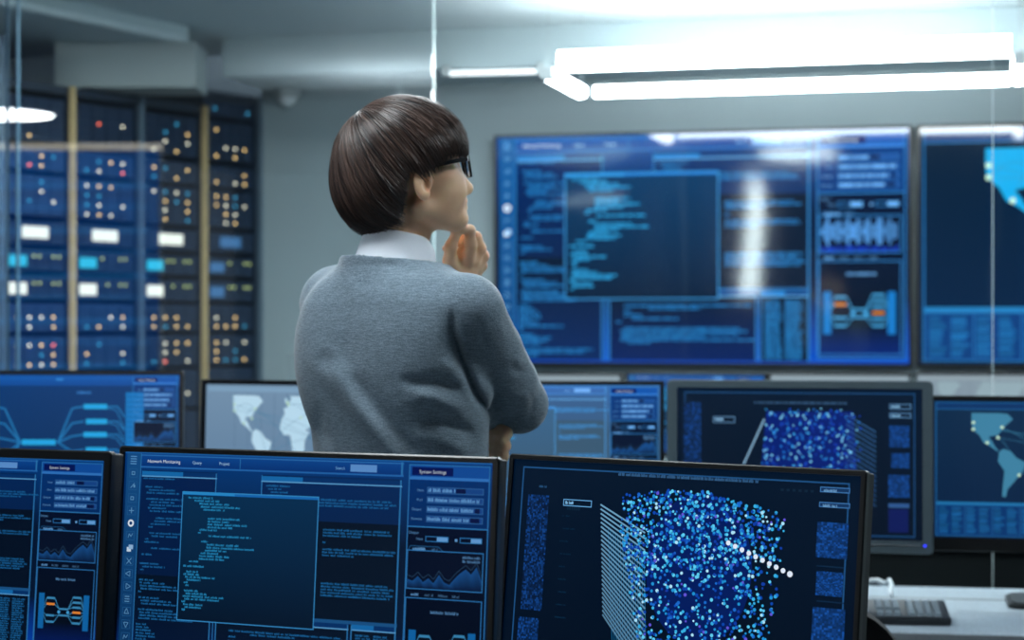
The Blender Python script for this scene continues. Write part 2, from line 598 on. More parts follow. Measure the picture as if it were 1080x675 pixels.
# outlines (longitude, latitude) of the land masses on the map program
LAND = [
    [(-125, 70), (-95, 73), (-82, 68), (-94, 60), (-80, 52), (-78, 62), (-65, 59), (-56, 52), (-66, 45), (-70, 42), (-76, 35),
     (-81, 31), (-80, 25), (-84, 30), (-97, 28), (-97, 20), (-90, 21), (-87, 16), (-83, 9), (-79, 8), (-85, 10), (-95, 16), (-105, 20), (-112, 30),
     (-117, 33), (-124, 40), (-125, 48)],
    [(-79, 8), (-72, 12), (-60, 9), (-50, 0), (-35, -6), (-39, -17), (-48, -26), (-58, -36), (-65, -42), (-68, -53), (-74, -52), (-73, -38), (-70, -18), (-81, -5)],
    [(-45, 60), (-22, 70), (-20, 80), (-60, 81), (-70, 76), (-54, 68)],
    [(-9, 43), (-2, 43), (3, 50), (9, 57), (5, 62), (18, 70), (40, 67), (68, 70), (105, 77), (140, 72), (178, 68), (162, 60), (142, 54), (130, 42), (122, 38),
     (121, 28), (108, 20), (104, 9), (98, 14), (90, 22), (80, 14), (77, 8), (72, 20), (58, 25), (50, 30), (58, 20), (45, 13), (35, 30), (36, 37), (27, 37),
     (23, 38), (18, 41), (13, 45), (16, 38), (9, 44), (0, 39), (-6, 36)],
    [(-6, 35), (10, 37), (20, 32), (32, 31), (43, 11), (51, 11), (40, -4), (40, -16), (32, -27), (20, -35), (14, -22), (9, -1), (7, 5), (-8, 5), (-17, 14), (-13, 27)],
    [(114, -22), (130, -12), (137, -15), (143, -11), (153, -27), (147, -38), (130, -32), (116, -35)],
    [(-5, 50), (1, 52), (-3, 58), (-6, 56)], [(131, 32), (140, 36), (143, 44), (136, 36)],
    [(110, 1), (118, 6), (117, -3), (111, -3)], [(132, -2), (147, -6), (142, -9)], [(44, -24), (50, -15), (47, -25)],
]


def ui_map(b=1.0, H=560, land=rgb(40, 130, 180), bg=(rgb(0, 22, 50), rgb(0, 26, 66)), veil=(0, 0, 0), nodes=True, strip=0.77, head=rgb(10, 50, 100)):
    r = random.Random(11)
    ui = UI(H)
    v = lambda c: tuple(x * b + y for x, y in zip(c[:3], veil)) + (1,)
    ui.rect(0, 0, 1000, H, [v(bg[0]), v(bg[1])], 0)
    fr = v(rgb(30, 95, 150) if head[0] < .1 else mul(head, .8))
    ui.frame(8, 6, 992, H - 6, 4, fr, 3)
    ui.rect(8, 6, 992, 34, v(head), 1)
    ui.rect(8, 34, 992, 38, fr, 3)
    y1 = H * strip
    X = lambda lo: 150 + (lo + 125) * 2.35
    Yv = lambda la: 52 + (y1 - 66) * (60 - min(la, 60)) / 116.0
    for g in range(-120, 180, 30):
        ui.line((X(g), 40), (X(g), y1), 1, v(mul(rgb(10, 50, 90), .7)), 1)
    for poly in LAND:
        bm = bmesh.new()
        vs = [bm.verts.new((X(lo), Yv(la), 0)) for lo, la in poly]
        bm.faces.new(vs)
        bmesh.ops.triangulate(bm, faces=bm.faces[:])
        for f in bm.faces:
            ui.poly([(q.co.x, q.co.y) for q in f.verts], v(land), 2)
        bm.free()
    if nodes:
        N = [(-122, 38), (-122, 47), (-74, 41), (-81, 27), (-99, 20), (-46, -23), (0, 51), (2, 48), (37, 55), (77, 28), (116, 40), (139, 35), (151, -33), (28, -26), (103, 2), (31, 30)]
        for i in range(22):
            a, c = r.choice(N), r.choice(N)
            pts = [(X(a[0] + (c[0] - a[0]) * t), Yv(a[1] + (c[1] - a[1]) * t) - 30 * math.sin(math.pi * t)) for t in [k / 8 for k in range(9)]]
            ui.pline(pts, 1.6, v(mul(rgb(70, 150, 190), .7)), 3)
        for a in N:
            ui.disc(X(a[0]), Yv(a[1]), 7, v(rgb(190, 225, 200)), 4, 10)
    # table strip
    ui.rect(12, y1, 988, H - 10, v(rgb(6, 50, 105)), 3)
    ui.rect(12, y1, 988, y1 + 14, v(rgb(30, 110, 165)), 4)
    for k in range(9):
        x0 = 22 + k * 108
        ui.rect(x0 + 100, y1 + 4, x0 + 103, H - 12, fr, 5)
        for c in range(2):
            for i in range(int((H - y1 - 36) / 8)):
                ui.rect(x0 + c * 50, y1 + 22 + i * 8, x0 + c * 50 + r.uniform(24, 42), y1 + 28 + i * 8, v(mul(rgb(25, 100, 160), r.uniform(.5, 1))), 5)
    return ui


def ui_flow(b=1.0):
    ui = UI(590)
    bg = mul(rgb(2, 36, 74), b)
    ui.rect(0, 0, 1000, 590, [mul(rgb(0, 52, 108), b), bg], 0)
    ui.rect(0, 6, 1000, 50, [mul(rgb(8, 86, 168), b), mul(rgb(0, 64, 136), b)], 1)
    ln = mul(rgb(28, 112, 170), b)
    box = mul(rgb(30, 155, 212), b)
    ui.rect(470, 18, 500, 26, mul(rgb(50, 130, 200), b), 2)
    ui.words(560, 74, 60, 10, mul(rgb(50, 120, 190), b), 2, False)
    for x in (770, 0):
        ui.rect(x + (0 if x else 20), 78, x + (80 if not x else 76), 590, mul(rgb(12, 110, 180), b), 3)
        for k in range(22):
            ui.rect(x + (4 if x else 22), 96 + k * 22, x + 72, 98 + k * 22, mul(rgb(5, 60, 110), b), 4)
    ys = (140, 205, 262, 328, 400, 470)
    for i, y in enumerate(ys):
        rbox = (590, 690) if i % 2 == 0 else (600, 690)
        ui.rect(rbox[0], y - 11, rbox[1], y + 11, box, 4)
        ui.pline([(rbox[1], y), (735, y), (765, 60 + y * .9)], 6, ln, 2)
        ui.pline([(rbox[1], y + 6), (730, y + 16), (765, 140 + y * .7)], 4, ln, 2)
        ui.pline([(590, y), (540, y + 8), (480, 296 if i < 4 else 380), (450, 296 if i < 4 else 380)], 7, ln, 2)
    for i, y in enumerate((145, 212, 278, 352, 420)):
        ui.rect(80, y - 10, 220, y + 10, mul(rgb(125, 75, 90), b) if i == 1 else box, 4)
        ui.pline([(220, y), (250, y + 4), (318, 296), (330, 296)], 7, ln, 2)
    ui.rect(325, 284, 470, 308, box, 5)
    ui.rect(260, 330, 300, 365, mul(rgb(35, 110, 160), b), 5)
    ui.rect(480, 332, 540, 368, mul(rgb(20, 85, 145), b), 5)
    ui.disc(510, 350, 17, mul(rgb(60, 140, 190), b), 6, 14)
    ui.line((300, 350), (480, 350), 3, mul(rgb(60, 60, 90), b), 3)
    side_panel(ui, 800, 990, b, False)
    return ui


def heat(ui, x0, y0, x1, y1, nx, ny, b, r, layer=3, lo=.15):
    for i in range(nx):
        for j in range(ny):
            k = lo + r.random() ** 2.2 * (1 - lo)
            ui.rect(x0 + (x1 - x0) * i / nx, y0 + (y1 - y0) * j / ny, x0 + (x1 - x0) * (i + 1) / nx, y0 + (y1 - y0) * (j + 1) / ny, mul(rgb(22, 88, 178), b * k), layer)


def ui_cube_base(H, b=1.0, seed=5):
    r = random.Random(seed)
    ui = UI(H)
    ui.rect(0, 0, 1000, H, [mul(rgb(0, 18, 40), b), mul(rgb(0, 10, 28), b)], 0)
    fr = mul(rgb(28, 78, 128), b)
    ui.frame(30, 18, 970, H - 14, 4, fr, 1)
    return ui, r
# ---------------------------------------------------------------- the room
PSI = RAD(14.34)
RX, NX = Vector((math.cos(PSI), -math.sin(PSI), 0)), Vector((math.sin(PSI), math.cos(PSI), 0))
ROOM = Matrix(((RX.x, NX.x, 0, 0), (RX.y, NX.y, 0, 0), (0, 0, 1, 0), (0, 0, 0, 1)))      # (s, t, z) -> world
T_WALL, T_GLASS = 7.485, 5.183
CEIL_FAR, CEIL_NEAR, SOFFIT = 2.54, 2.60, 2.47

M_wall = mat('painted_wall', rgb(152, 166, 171), 0.7, noise=.04, nscale=3, bump=.05, bscale=150)
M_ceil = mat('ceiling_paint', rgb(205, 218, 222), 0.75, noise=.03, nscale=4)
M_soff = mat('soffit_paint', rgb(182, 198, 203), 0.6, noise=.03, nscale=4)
M_floor = mat('carpet', rgb(52, 58, 64), 0.95, noise=.3, nscale=160, bump=.4, bscale=300)
M_trim = mat('glass_edge', rgb(215, 238, 240), 0.25, noise=.05, nscale=30)
M_trim2 = mat('glass_edge_blue', rgb(96, 128, 150), 0.3, noise=.05, nscale=30)
M_tile = mat('perforated_tile', rgb(186, 194, 196), 0.8)
# round perforations of the near ceiling tiles, in a regular grid
_nt = M_tile.node_tree
_tc = _nt.nodes.new('ShaderNodeTexCoord')
_vo = _nt.nodes.new('ShaderNodeTexVoronoi')
_vo.inputs['Scale'].default_value = 14
_vo.inputs['Randomness'].default_value = 0
_rp = _nt.nodes.new('ShaderNodeValToRGB')
_rp.color_ramp.elements[0].position = .2
_rp.color_ramp.elements[0].color = rgb(245, 248, 248)
_rp.color_ramp.elements[1].position = .34
_rp.color_ramp.elements[1].color = rgb(160, 170, 174)
_nt.links.new(_tc.outputs['Object'], _vo.inputs['Vector'])
_nt.links.new(_vo.outputs['Distance'], _rp.inputs[0])
_nt.links.new(_rp.outputs[0], _nt.nodes['Principled BSDF'].inputs['Base Color'])

S_CORNER = px(276.5, 337.5, 8.0).dot(RX)
struct(MB().box(-6, 3.4, -4, 8.6, -.1, 0), 'floor', M_floor, M=ROOM)
struct(MB().box(S_CORNER, 3.4, T_WALL, T_WALL + .15, 0, 2.9), 'wall_back', M_wall, M=ROOM)
struct(MB().box(2.6, 2.75, -4, T_WALL, 0, 2.9), 'wall_right', M_wall, M=ROOM)
struct(MB().box(-6, 2.75, -4.15, -4, 0, 2.9), 'wall_front', M_wall, M=ROOM)
_c = MB()
_c.box(-6, 2.6, -4, T_GLASS - .004, CEIL_NEAR, CEIL_NEAR + .1)
struct(_c, 'ceiling', M_tile, M=ROOM)
struct(MB().box(-6, 2.6, T_GLASS + .014, T_WALL, CEIL_FAR, CEIL_FAR + .1), 'ceiling_far', M_ceil, M=ROOM)
# lowered box along the back wall
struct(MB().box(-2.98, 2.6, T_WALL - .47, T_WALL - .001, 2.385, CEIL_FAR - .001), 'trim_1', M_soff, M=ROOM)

# server wall line
D = Vector((.5346, .8451, 0))
ND = Vector((.8451, -.5346, 0))                    # out of the cabinets, into the room
P78 = px(78, 337.5, 7.09)
P78.z = 0
RACK = Matrix(((D.x, -ND.x, 0, P78.x), (D.y, -ND.y, 0, P78.y), (0, 0, 1, 0), (0, 0, 0, 1)))    # (along, depth, z)
struct(MB().box(-1.55, 1.07, .80, .9, 0, 2.9), 'wall_left', M_wall, M=RACK)
# soffit above the cabinets with its bright edge moulding
A0, A1 = px(-40, 4, 6.18), px(190, 45, 7.18)
sd = Vector((A1.x - A0.x, A1.y - A0.y, 0)).normalized()
sn = Vector((-sd.y, sd.x, 0))
q = [A0 - sd * .6, A1 + sd * .05, A1 + sd * .05 + sn * 1.5, A0 - sd * .6 + sn * 1.5]
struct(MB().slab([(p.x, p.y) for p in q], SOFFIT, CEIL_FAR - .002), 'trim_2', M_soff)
struct(MB().tube([Vector((p.x, p.y, SOFFIT + .012)) - sn * .012 for p in (A0 - sd * .6, A1)], .012, 8), 'trim_3', M_ceil)
# cross beam
b0, b1 = px(58, 92, 7.15), px(206, 92, 7.15)
struct(MB().box(b0.x, b1.x, 7.15, 7.42, b0.z, SOFFIT - .001), 'trim_4', mat('beam_paint_shaded', rgb(150, 160, 160), .7, noise=.04, nscale=4))  # darker than the soffit: the beam's weaker light is put into its paint

# glass partition: panes with pale polished edges
def on_glass(x):
    k = (x - CX) / F
    Y = T_GLASS / (NX.x * k + NX.y)
    return Vector((k * Y, Y, 0)).dot(RX)

G_left = glass_mat('glass_coated', (.90, .96, .97, 1), 2.5)
G_mid = glass_mat('glass_clear', (.95, .985, .985, 1), 1.03)
seams = [-6.0, on_glass(18), on_glass(457), on_glass(1047), 2.6]
for i in range(4):
    s0, s1 = seams[i] + (.004 if i else 0), seams[i + 1] - .004
    struct(MB().box(s0, s1, T_GLASS, T_GLASS + .010, .06, CEIL_NEAR - .005), 'window_%d' % (i + 1), G_left if i < 2 else G_mid, M=ROOM)
for i, s in enumerate(seams[1:4]):
    w = .0012 if i else .003
    struct(MB().box(s - w, s + w, T_GLASS - .002, T_GLASS + .012, .06, CEIL_NEAR - .005, .001), 'trim_%d' % (5 + i), M_trim if i else M_trim2, M=ROOM)
if True:
    s = on_glass(8)
    struct(MB().box(s - .004, s + .004, T_GLASS - .004, T_GLASS - .0005, .06, CEIL_NEAR - .005), 'trim_8', M_trim2, M=ROOM)
struct(MB().box(-6, 2.6, T_GLASS - .02, T_GLASS + .03, 0, .06), 'baseboard_back', mat('rail_metal', rgb(120, 125, 130), .35, .9, noise=.05), M=ROOM)

# ---------------------------------------------------------------- lamps
WARMW = (1.0, .985, .96, 1)
M_tube = mat('lit_diffuser', (.9, .9, .9, 1), .5, emit=(.95, .985, 1.0, 1), estr=20.0)
M_cap = mat('lamp_housing', rgb(160, 168, 172), .4, noise=.03)
LA = px(578, 78, 6.36)
ZL = LA.z
n2 = Vector((NX.x, NX.y, 0))
r2 = Vector((RX.x, RX.y, 0))
ring = thing('ring_lamp', 'long rectangular ring of white light tubes hanging below the ceiling above the video wall', 'lamp', (LA.x, LA.y, ZL), -PSI)
LL, LD = 1.53, .53                   # along the wall, towards the wall

def bar(p, q, w, h, name, m):
    """rounded light bar between two local points (x along wall, y towards wall)"""
    p, q = Vector(p), Vector(q)
    d = (q - p).normalized()
    s = d.cross(Vector((0, 0, 1)))
    prof = rrect(w, h, min(w, h) * .45, 4)
    v, f = [], []
    for c in (p, q):
        v += [c + s * a + Vector((0, 0, b)) for a, b in prof]
    n = len(prof)
    f = [tuple(range(n)), tuple(range(2 * n - 1, n - 1, -1))] + [(i, i + n, (i + 1) % n + n, (i + 1) % n) for i in range(n)]
    return fix_normals(MB().add(v, f).build(name, m, ring, smooth=True, angle=RAD(40)))

bar((0, .03, 0), (0, LD - .02, 0), .05, .048, 'light_tube', M_tube)
bar((LL, .03, 0), (LL, LD - .02, 0), .05, .048, 'light_tube', M_tube)
bar((.05, LD, 0), (LL - .03, LD, 0), .05, .040, 'light_tube', M_tube)
bar((.04, 0, .040), (LL - .03, 0, .040), .07, .068, 'light_tube', M_tube)
for x, y in ((0, 0), (LL, 0), (0, LD), (LL, LD)):
    MB().box(x - .022, x + .022, y - .022, y + .022, -.02, .022, .004).build('corner_joint', M_cap, ring)
    MB().tube([(x, y, .02), (x, y, CEIL_FAR - ZL - .002)], .0010, 6).build('suspension_wire', M_cap, ring)

# glowing strip added for the ring lamp's gleam under the lowered box
st0, st1 = px(470, 77.5, 7.25), px(570, 75, 7.15)
m_strip = mat('gleam_glow', (.9, .9, .9, 1), .5, emit=(.96, .985, 1.0, 1), estr=1.1)
sl = thing('lamp_gleam_strip', 'thin glowing strip added for the lamp gleam under the lowered ceiling box', 'lamp', st0)
v = st1 - st0
fix_normals(MB().tube([Vector((0, 0, 0)), v], .011, 10).build('light_tube', m_strip, sl, smooth=True, angle=RAD(50)))
for k in (0, 1):
    p = v * k
    MB().box(p.x - .016, p.x + .016, p.y - .016, p.y + .016, -.012, .03, .003).build('end_cap', M_cap, sl)
    MB().tube([p + Vector((0, 0, .02)), Vector((p.x, p.y, 2.384 - st0.z if True else 0))], .004, 6).build('hanger', M_cap, sl)

# small white dome camera on the wall left of the man
dc = px(303, 100, 7.92)
cam_t = thing('security_camera', 'small white dome camera high on the grey wall, left of the man', 'camera', dc)
prof = [(.0005, -.05)] + [(.04 * math.sin(RAD(a)), -.012 - .038 * math.cos(RAD(a))) for a in range(10, 91, 10)]
MB().lathe(prof, 24).build('dome', mat('dome_plastic', rgb(225, 232, 235), .3, noise=.02), cam_t, smooth=True)
MB().lathe([(.052, -.014), (.055, -.008), (.055, .02), (.05, 2.384 - dc.z if False else .03)], 24).build('mount', M_cap, cam_t, smooth=True, angle=RAD(40))
MB().box(-.02, .02, 0, .12, -.005, .025, .004).build('bracket', M_cap, cam_t)

# round lights: one seen mirrored, the others added unseen to brighten both rooms
def mirror(p):
    return p - 2 * (p.dot(Vector((NX.x, NX.y, 0))) - T_GLASS) * Vector((NX.x, NX.y, 0))

def vpx(x, y, Y):
    return mirror(px(x, y, Y))

M_disc = mat('round_light_diffuser', (.9, .9, .9, 1), .5, emit=(.90, .97, 1.0, 1), estr=24.0)
M_disc2 = mat('fill_diffuser_far', (.9, .9, .9, 1), .5, emit=(.93, .98, 1.0, 1), estr=46.0)
M_dim = mat('fill_diffuser_dim', (.9, .9, .9, 1), .5, emit=(.90, .97, 1.0, 1), estr=4.0)
M_up = mat('fill_uplight', (.9, .9, .9, 1), .5, emit=(.86, .96, 1.0, 1), estr=40.0)  # added glow that brightens the near ceiling from below
dl = vpx(2, 121, 10.3)
print('reflected lamp at', dl)
spots = [(dl.x, dl.y, dl.z), (-2.22, 2.4, CEIL_NEAR - .345), (-.1, 4.15, CEIL_NEAR - .16), (-.5, 2.95, CEIL_NEAR - .16), (1.3, 3.2, CEIL_NEAR - .16), (-.75, 5.90, CEIL_FAR - .026), (.55, 5.60, CEIL_FAR - .026), (2.2, 5.3, CEIL_FAR - .07), (-2.2, 6.1, CEIL_FAR - .07)]  # all but the first are unseen fill, placed for their light
names = ['seen mirrored at the left picture edge', 'added as fill, far to the left of the front desk', 'added as fill above the desk behind the man', 'added as fill above the gap between the desks', 'added as fill above the right end of the desks', 'added as fill behind the glass above the man', 'added as fill behind the glass, right of the man', 'added as fill behind the glass, far right', 'added as fill behind the glass, in front of the server cabinets']
for (x, y, z), w in zip(spots, names):
    far_ = 'glass' in w
    drop = (CEIL_FAR if far_ else CEIL_NEAR) - z
    t = thing('ceiling_or_fill_light', 'round white ceiling light ' + w, 'lamp', (x, y, z), 0, 'round ceiling lights')
    fix_normals(MB().lathe([(.30, 0), (.30, .012), (.29, .024), (.05, .024)], 48).build('housing', M_cap, t, smooth=True, angle=RAD(40)))
    fix_normals(MB().lathe([(.01, -.012), (.2, -.010), (.275, -.001), (.275, .004)], 48).build('diffuser', M_disc2 if far_ else (M_dim if abs(y - 2.4) < .01 else M_disc), t, smooth=True, angle=RAD(60)))

    if not far_ and drop > .12:
        fix_normals(MB().lathe([(.06, .0245), (.28, .0245), (.28, .028), (.06, .028)], 48).build('uplight', M_up, t))
    if drop > .05:
        MB().tube([(0, 0, .022), (0, 0, drop - .002)], .005, 8).build('stem', M_cap, t)
# tall light panel on the wall of the near room (seen as the upright gleam in the video wall)
def wall_mirror_point(x, y, total):
    """where a thing stands whose reflection in the video wall is seen at x, y"""
    k = Vector(((x - CX) / F, 1, (CY - y) / F))
    p = Vector((0, 0, EYE)) + k * total
    n = Vector((NX.x, NX.y, 0))
    return p - 2 * (p.dot(n) - 7.4245) * n
pl0, pl1 = wall_mirror_point(790, 178, 15.6), wall_mirror_point(790, 322, 15.6)
print('panel light', pl0, pl1)
lt = thing('light_panel', 'tall narrow lit wall panel behind the desks, mirrored in the video wall', 'lamp', (pl0.x, pl0.y, pl1.z))
_n = Vector((.369, .938, 0)).normalized()
lt.rotation_euler = (0, 0, math.atan2(_n.y, _n.x) + math.pi / 2)
hh = min(pl0.z, CEIL_NEAR - .03) - pl1.z
MB().box(-.10, .10, 0, .05, 0, hh, .008).build('housing', M_cap, lt)
MB().box(-.085, .085, -.006, .004, .02, hh - .02, .002).build('diffuser', mat('panel_diffuser', (.9, .9, .9, 1), .5, emit=(.95, .98, 1, 1), estr=17.0), lt)
MB().box(-.03, .03, .05, .08, -pl1.z + .02, hh, .004).build('post', M_cap, lt)
MB().box(-.2, .2, -.12, .2, -pl1.z + .001, -pl1.z + .02, .004).build('base_plate', M_cap, lt)
# ---------------------------------------------------------------- displays and monitors
M_bez = mat('black_plastic', rgb(9, 10, 12), .34, noise=.1, nscale=40)
M_bezg = mat('dark_grey_plastic', rgb(62, 75, 82), .35, noise=.06, nscale=40)
M_back = mat('matt_black_plastic', rgb(20, 22, 25), .5, noise=.1, nscale=40, bump=.03, bscale=400)
M_steel = mat('brushed_metal', rgb(150, 155, 160), .32, .9, noise=.08, nscale=60, stretch=(1, 1, 20))
M_blueled = mat('blue_led', rgb(20, 20, 60), .3, emit=rgb(40, 50, 255), estr=2.5)


def ring_mb(W, H, r, ins, d0, d1):
    """picture-frame ring; ins = side, top, bottom widths; front edge rounded over"""
    side, top, bot = ins
    out = rrect(W, H, r, 5)
    inn = rrect(W - 2 * side, H - top - bot, .0015, 5, 0, (bot - top) / 2)
    e = .002
    out2 = rrect(W - 2 * e, H - 2 * e, max(r - e, .0005), 5)
    v = [(p[0], d1, p[1]) for p in out] + [(p[0], d0 + e, p[1]) for p in out] + [(p[0], d0, p[1]) for p in out2] + \
        [(p[0], d0, p[1]) for p in inn] + [(p[0], d1, p[1]) for p in inn]
    n = len(out)
    f = []
    for a, b in ((0, 1), (1, 2), (2, 3), (3, 4), (4, 0)):
        f += [(a * n + i, a * n + (i + 1) % n, b * n + (i + 1) % n, b * n + i) for i in range(n)]
    return MB().add(v, f)


class Display:
    def __init__(self, name, label, cat, P, yaw, tilt, W, H, bez, group=None, desk=.75, radius=.006, wall=False, frame=None, back=None):
        yaw, tilt = RAD(yaw), RAD(tilt)
        self.W, self.H, self.bez = W, H, bez
        P = Vector(P)
        r, n = Vector((math.cos(yaw), -math.sin(yaw), 0)), Vector((math.sin(yaw), math.cos(yaw), 0))
        u = n * math.sin(tilt) + Vector((0, 0, 1)) * math.cos(tilt)
        nn = n * math.cos(tilt) - Vector((0, 0, 1)) * math.sin(tilt)
        self.P, self.r, self.u, self.nn = P, r, u, nn
        if wall:
            base = P - u * H
        else:
            base = P - u * H * .5 + n * .075
            base.z = desk + .0008
        self.root = thing(name, label, cat, base, -yaw, group)
        inv = Matrix.Rotation(yaw, 4, 'Z')
        Pl = inv @ (P - base)
        lu, ln = inv @ u, inv @ nn
        self.M = Matrix(((1, ln.x, lu.x, Pl.x), (0, ln.y, lu.y, Pl.y), (0, ln.z, lu.z, Pl.z), (0, 0, 0, 1))) @ Matrix.Translation((0, 0, -H / 2))
        fr, bk = frame or M_bez, back or M_back
        fix_normals(ring_mb(W, H, radius, bez, 0, .012).build('bezel', fr, self.root, smooth=True, angle=RAD(35), M=self.M))
        c = MB()
        th = .055 if wall else .034
        c.prism(rrect(W - .006, H - .006, max(radius - .003, .001)), .0045, th)
        if not wall:
            c.prism(rrect(W * .55, H * .6, .02), th, th + .018)
        fix_normals(c.build('casing', bk, self.root, smooth=True, angle=RAD(35), M=self.M))
        if not wall:
            top = (self.M @ Vector((0, th + .012, -.06)))
            nk = MB().box(-.032, .032, top.y - .004, top.y + .022, .004, top.z + .07, .006)
            nk.build('stand_neck', bk, self.root)
            bb = MB()
            bb.slab(rrect(.24, .19, .03), .0, .010)
            bb.slab(rrect(.225, .175, .028), .010, .014)
            fix_normals(bb.build('stand_base', M_bez, self.root, smooth=True, angle=RAD(40)))

    def place(self, UIH):
        s, t, b = self.bez
        w, h = self.W - 2 * s, self.H - t - b
        return lambda x, y, l: self.M @ Vector((-w / 2 + w * x / 1000.0, .0042 - l, self.H / 2 - t - h * y / UIH))

    def inv(self, UIH):
        s, t, b = self.bez
        w, h = self.W - 2 * s, self.H - t - b

        def f(x, y):
            d = Vector(((x - CX) / F, 1, (CY - y) / F))
            o = Vector((0, 0, EYE))
            k = (self.P - o).dot(self.nn) / d.dot(self.nn)
            p = o + d * k - self.P
            return ((p.dot(self.r) + w / 2) / w * 1000, (-p.dot(self.u) - t) / h * UIH)
        return f

    def show(self, ui, m):
        return ui.build('screen', m, self.place(ui.H), self.root)


S_front = screen_mat('lit_screen_near', .95, .3, 1.22)
S_rear = screen_mat('lit_screen_middle', 1.0, .3, 1.3)
S_wall = screen_mat('lit_screen_wall', 1.2, .06, 1.7, wave=.0035)

# --- video wall
PW, YW = Vector((.7306, 7.4768, 2.168)), 14.34
RW = Vector((math.cos(RAD(YW)), -math.sin(RAD(YW)), 0))
d1 = Display('wall_display', 'large wall display full of blue code windows, to the right of the man', 'display', PW, YW, 0, 1.66, .93, (.012, .012, .014), 'video wall displays', wall=True, radius=.004)
d1.show(ui_code(1.2, False, wave=True, low=1.7, seed=4, txt=.9), S_wall)
d2 = Display('wall_display', 'large wall display with a blue world map, cut off by the right picture edge', 'display', PW + RW * 1.675, YW, 0, 1.66, .93, (.012, .012, .014), 'video wall displays', wall=True, radius=.004)
d2.show(ui_map(1.25, land=rgb(20, 150, 205), bg=(rgb(0, 22, 42), rgb(0, 24, 54)), strip=.76), screen_mat('lit_screen_wall_map', 1.2, .06, 1.7, wave=.009))

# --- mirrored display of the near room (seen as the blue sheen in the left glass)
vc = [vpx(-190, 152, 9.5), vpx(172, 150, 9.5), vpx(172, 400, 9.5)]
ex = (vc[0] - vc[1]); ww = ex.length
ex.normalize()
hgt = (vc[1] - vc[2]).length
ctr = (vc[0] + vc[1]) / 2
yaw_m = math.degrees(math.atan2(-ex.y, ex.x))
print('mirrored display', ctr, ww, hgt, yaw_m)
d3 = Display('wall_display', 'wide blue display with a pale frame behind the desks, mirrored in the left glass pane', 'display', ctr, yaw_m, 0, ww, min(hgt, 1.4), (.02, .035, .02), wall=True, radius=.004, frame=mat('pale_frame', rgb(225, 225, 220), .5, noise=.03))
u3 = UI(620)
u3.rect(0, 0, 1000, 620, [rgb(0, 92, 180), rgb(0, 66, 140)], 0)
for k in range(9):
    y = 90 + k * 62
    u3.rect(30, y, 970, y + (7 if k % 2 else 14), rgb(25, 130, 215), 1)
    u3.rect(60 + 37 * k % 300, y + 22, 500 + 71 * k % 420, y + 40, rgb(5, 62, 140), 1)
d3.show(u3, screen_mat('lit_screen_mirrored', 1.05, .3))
MB().box(-ww / 2, ww / 2, -.012, .0, min(hgt, 1.4) / 2 - .034, min(hgt, 1.4) / 2 - .002, .002).build('glowing_frame_top', mat('pale_frame_glow', (.9, .9, .85, 1), .5, emit=rgb(255, 245, 220), estr=1.2), d3.root, M=d3.M)  # top of the pale frame made to glow so its reflection shows
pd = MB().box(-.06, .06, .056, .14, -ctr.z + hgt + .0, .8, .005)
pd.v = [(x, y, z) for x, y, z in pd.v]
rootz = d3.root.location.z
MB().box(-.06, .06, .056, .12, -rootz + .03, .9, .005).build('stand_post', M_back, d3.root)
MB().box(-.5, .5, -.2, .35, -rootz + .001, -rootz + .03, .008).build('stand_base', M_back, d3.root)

# --- desks
def desk_top_mat():
    m = mat('speckled_laminate', rgb(136, 150, 161), .5, noise=.55, nscale=190)
    return m
M_desk = desk_top_mat()
M_deskedge = mat('grey_edge_band', rgb(105, 112, 118), .6, noise=.3, nscale=200, bump=.2, bscale=250)
M_slot = mat('beige_slot_strip', rgb(120, 118, 108), .6, noise=.1)
M_panel = mat('black_desk_panel', rgb(18, 24, 28), .45, noise=.15, nscale=12)


def desk(label, cx, cy, yaw, w, dep, z, ledge=False, front=True):
    t = thing('desk', label, 'desk', (cx, cy, 0), -RAD(yaw), 'long office desks')
    MB().box(-w / 2, w / 2, .006, dep, z - .03, z, .003).build('desk_top', M_desk, t)
    MB().box(-w / 2, w / 2, 0, .006, z - .03, z - .002, .001).build('edge_band', M_deskedge, t)
    if ledge:
        MB().box(-w / 2, w / 2, dep - .208, dep - .2, z - .0005, z + .0006, 0).build('cable_slot', M_slot, t)
    for s in (-1, 1):
        MB().box(s * (w / 2 - .06) - .03, s * (w / 2 - .06) + .03, .06, dep - .06, 0, z - .03, .004).build('leg', M_panel, t)
    MB().box(-w / 2 + .09, w / 2 - .09, dep - .1 if front else .05, dep - .075 if front else .07, .18, z - .03, .003).build('modesty_panel', M_panel, t)
    return t


desk('front desk carrying the three large near monitors', -.25, 2.28, 0, 2.3, .83, .75)
DY = 4.05 + .95 * .158
desk('pale speckled desk behind the man with the black keyboard on it', .25, DY - .25 * .158, 9, 3.6, .72, .75, ledge=True)
desk('far desk behind the glass with a row of small monitors, under the video wall', .66, 6.0, YW, 2.5, .6, .75, front=False)

# --- front row monitors
m1 = Display('monitor', 'near monitor in the middle, showing code windows and a System Settings column', 'monitor', (-.298, 2.675, 1.235), 22.9, 5.1, .61, .36, (.0095, .0085, .02), 'front desk monitors')
m1.show(ui_code(.80, True, veil=.012, seed=3, txt=.8), S_front)
m2 = Display('monitor', 'near monitor at the left edge, showing System Settings and a small orange-dotted diagram', 'monitor', (-.786, 2.696, 1.24), 22, 5.1, .51, .30, (.011, .0135, .02), 'front desk monitors')
m2.show(ui_code(.82, True, veil=.0, low=2, seed=8, txt=.8), S_front)
m3 = Display('monitor', 'near monitor at the right of the front row, showing a cloud of blue dots', 'monitor', (.248, 2.846, 1.208), 34.1, 7.2, .61, .36, (.0085, .0085, .02), 'front desk monitors')


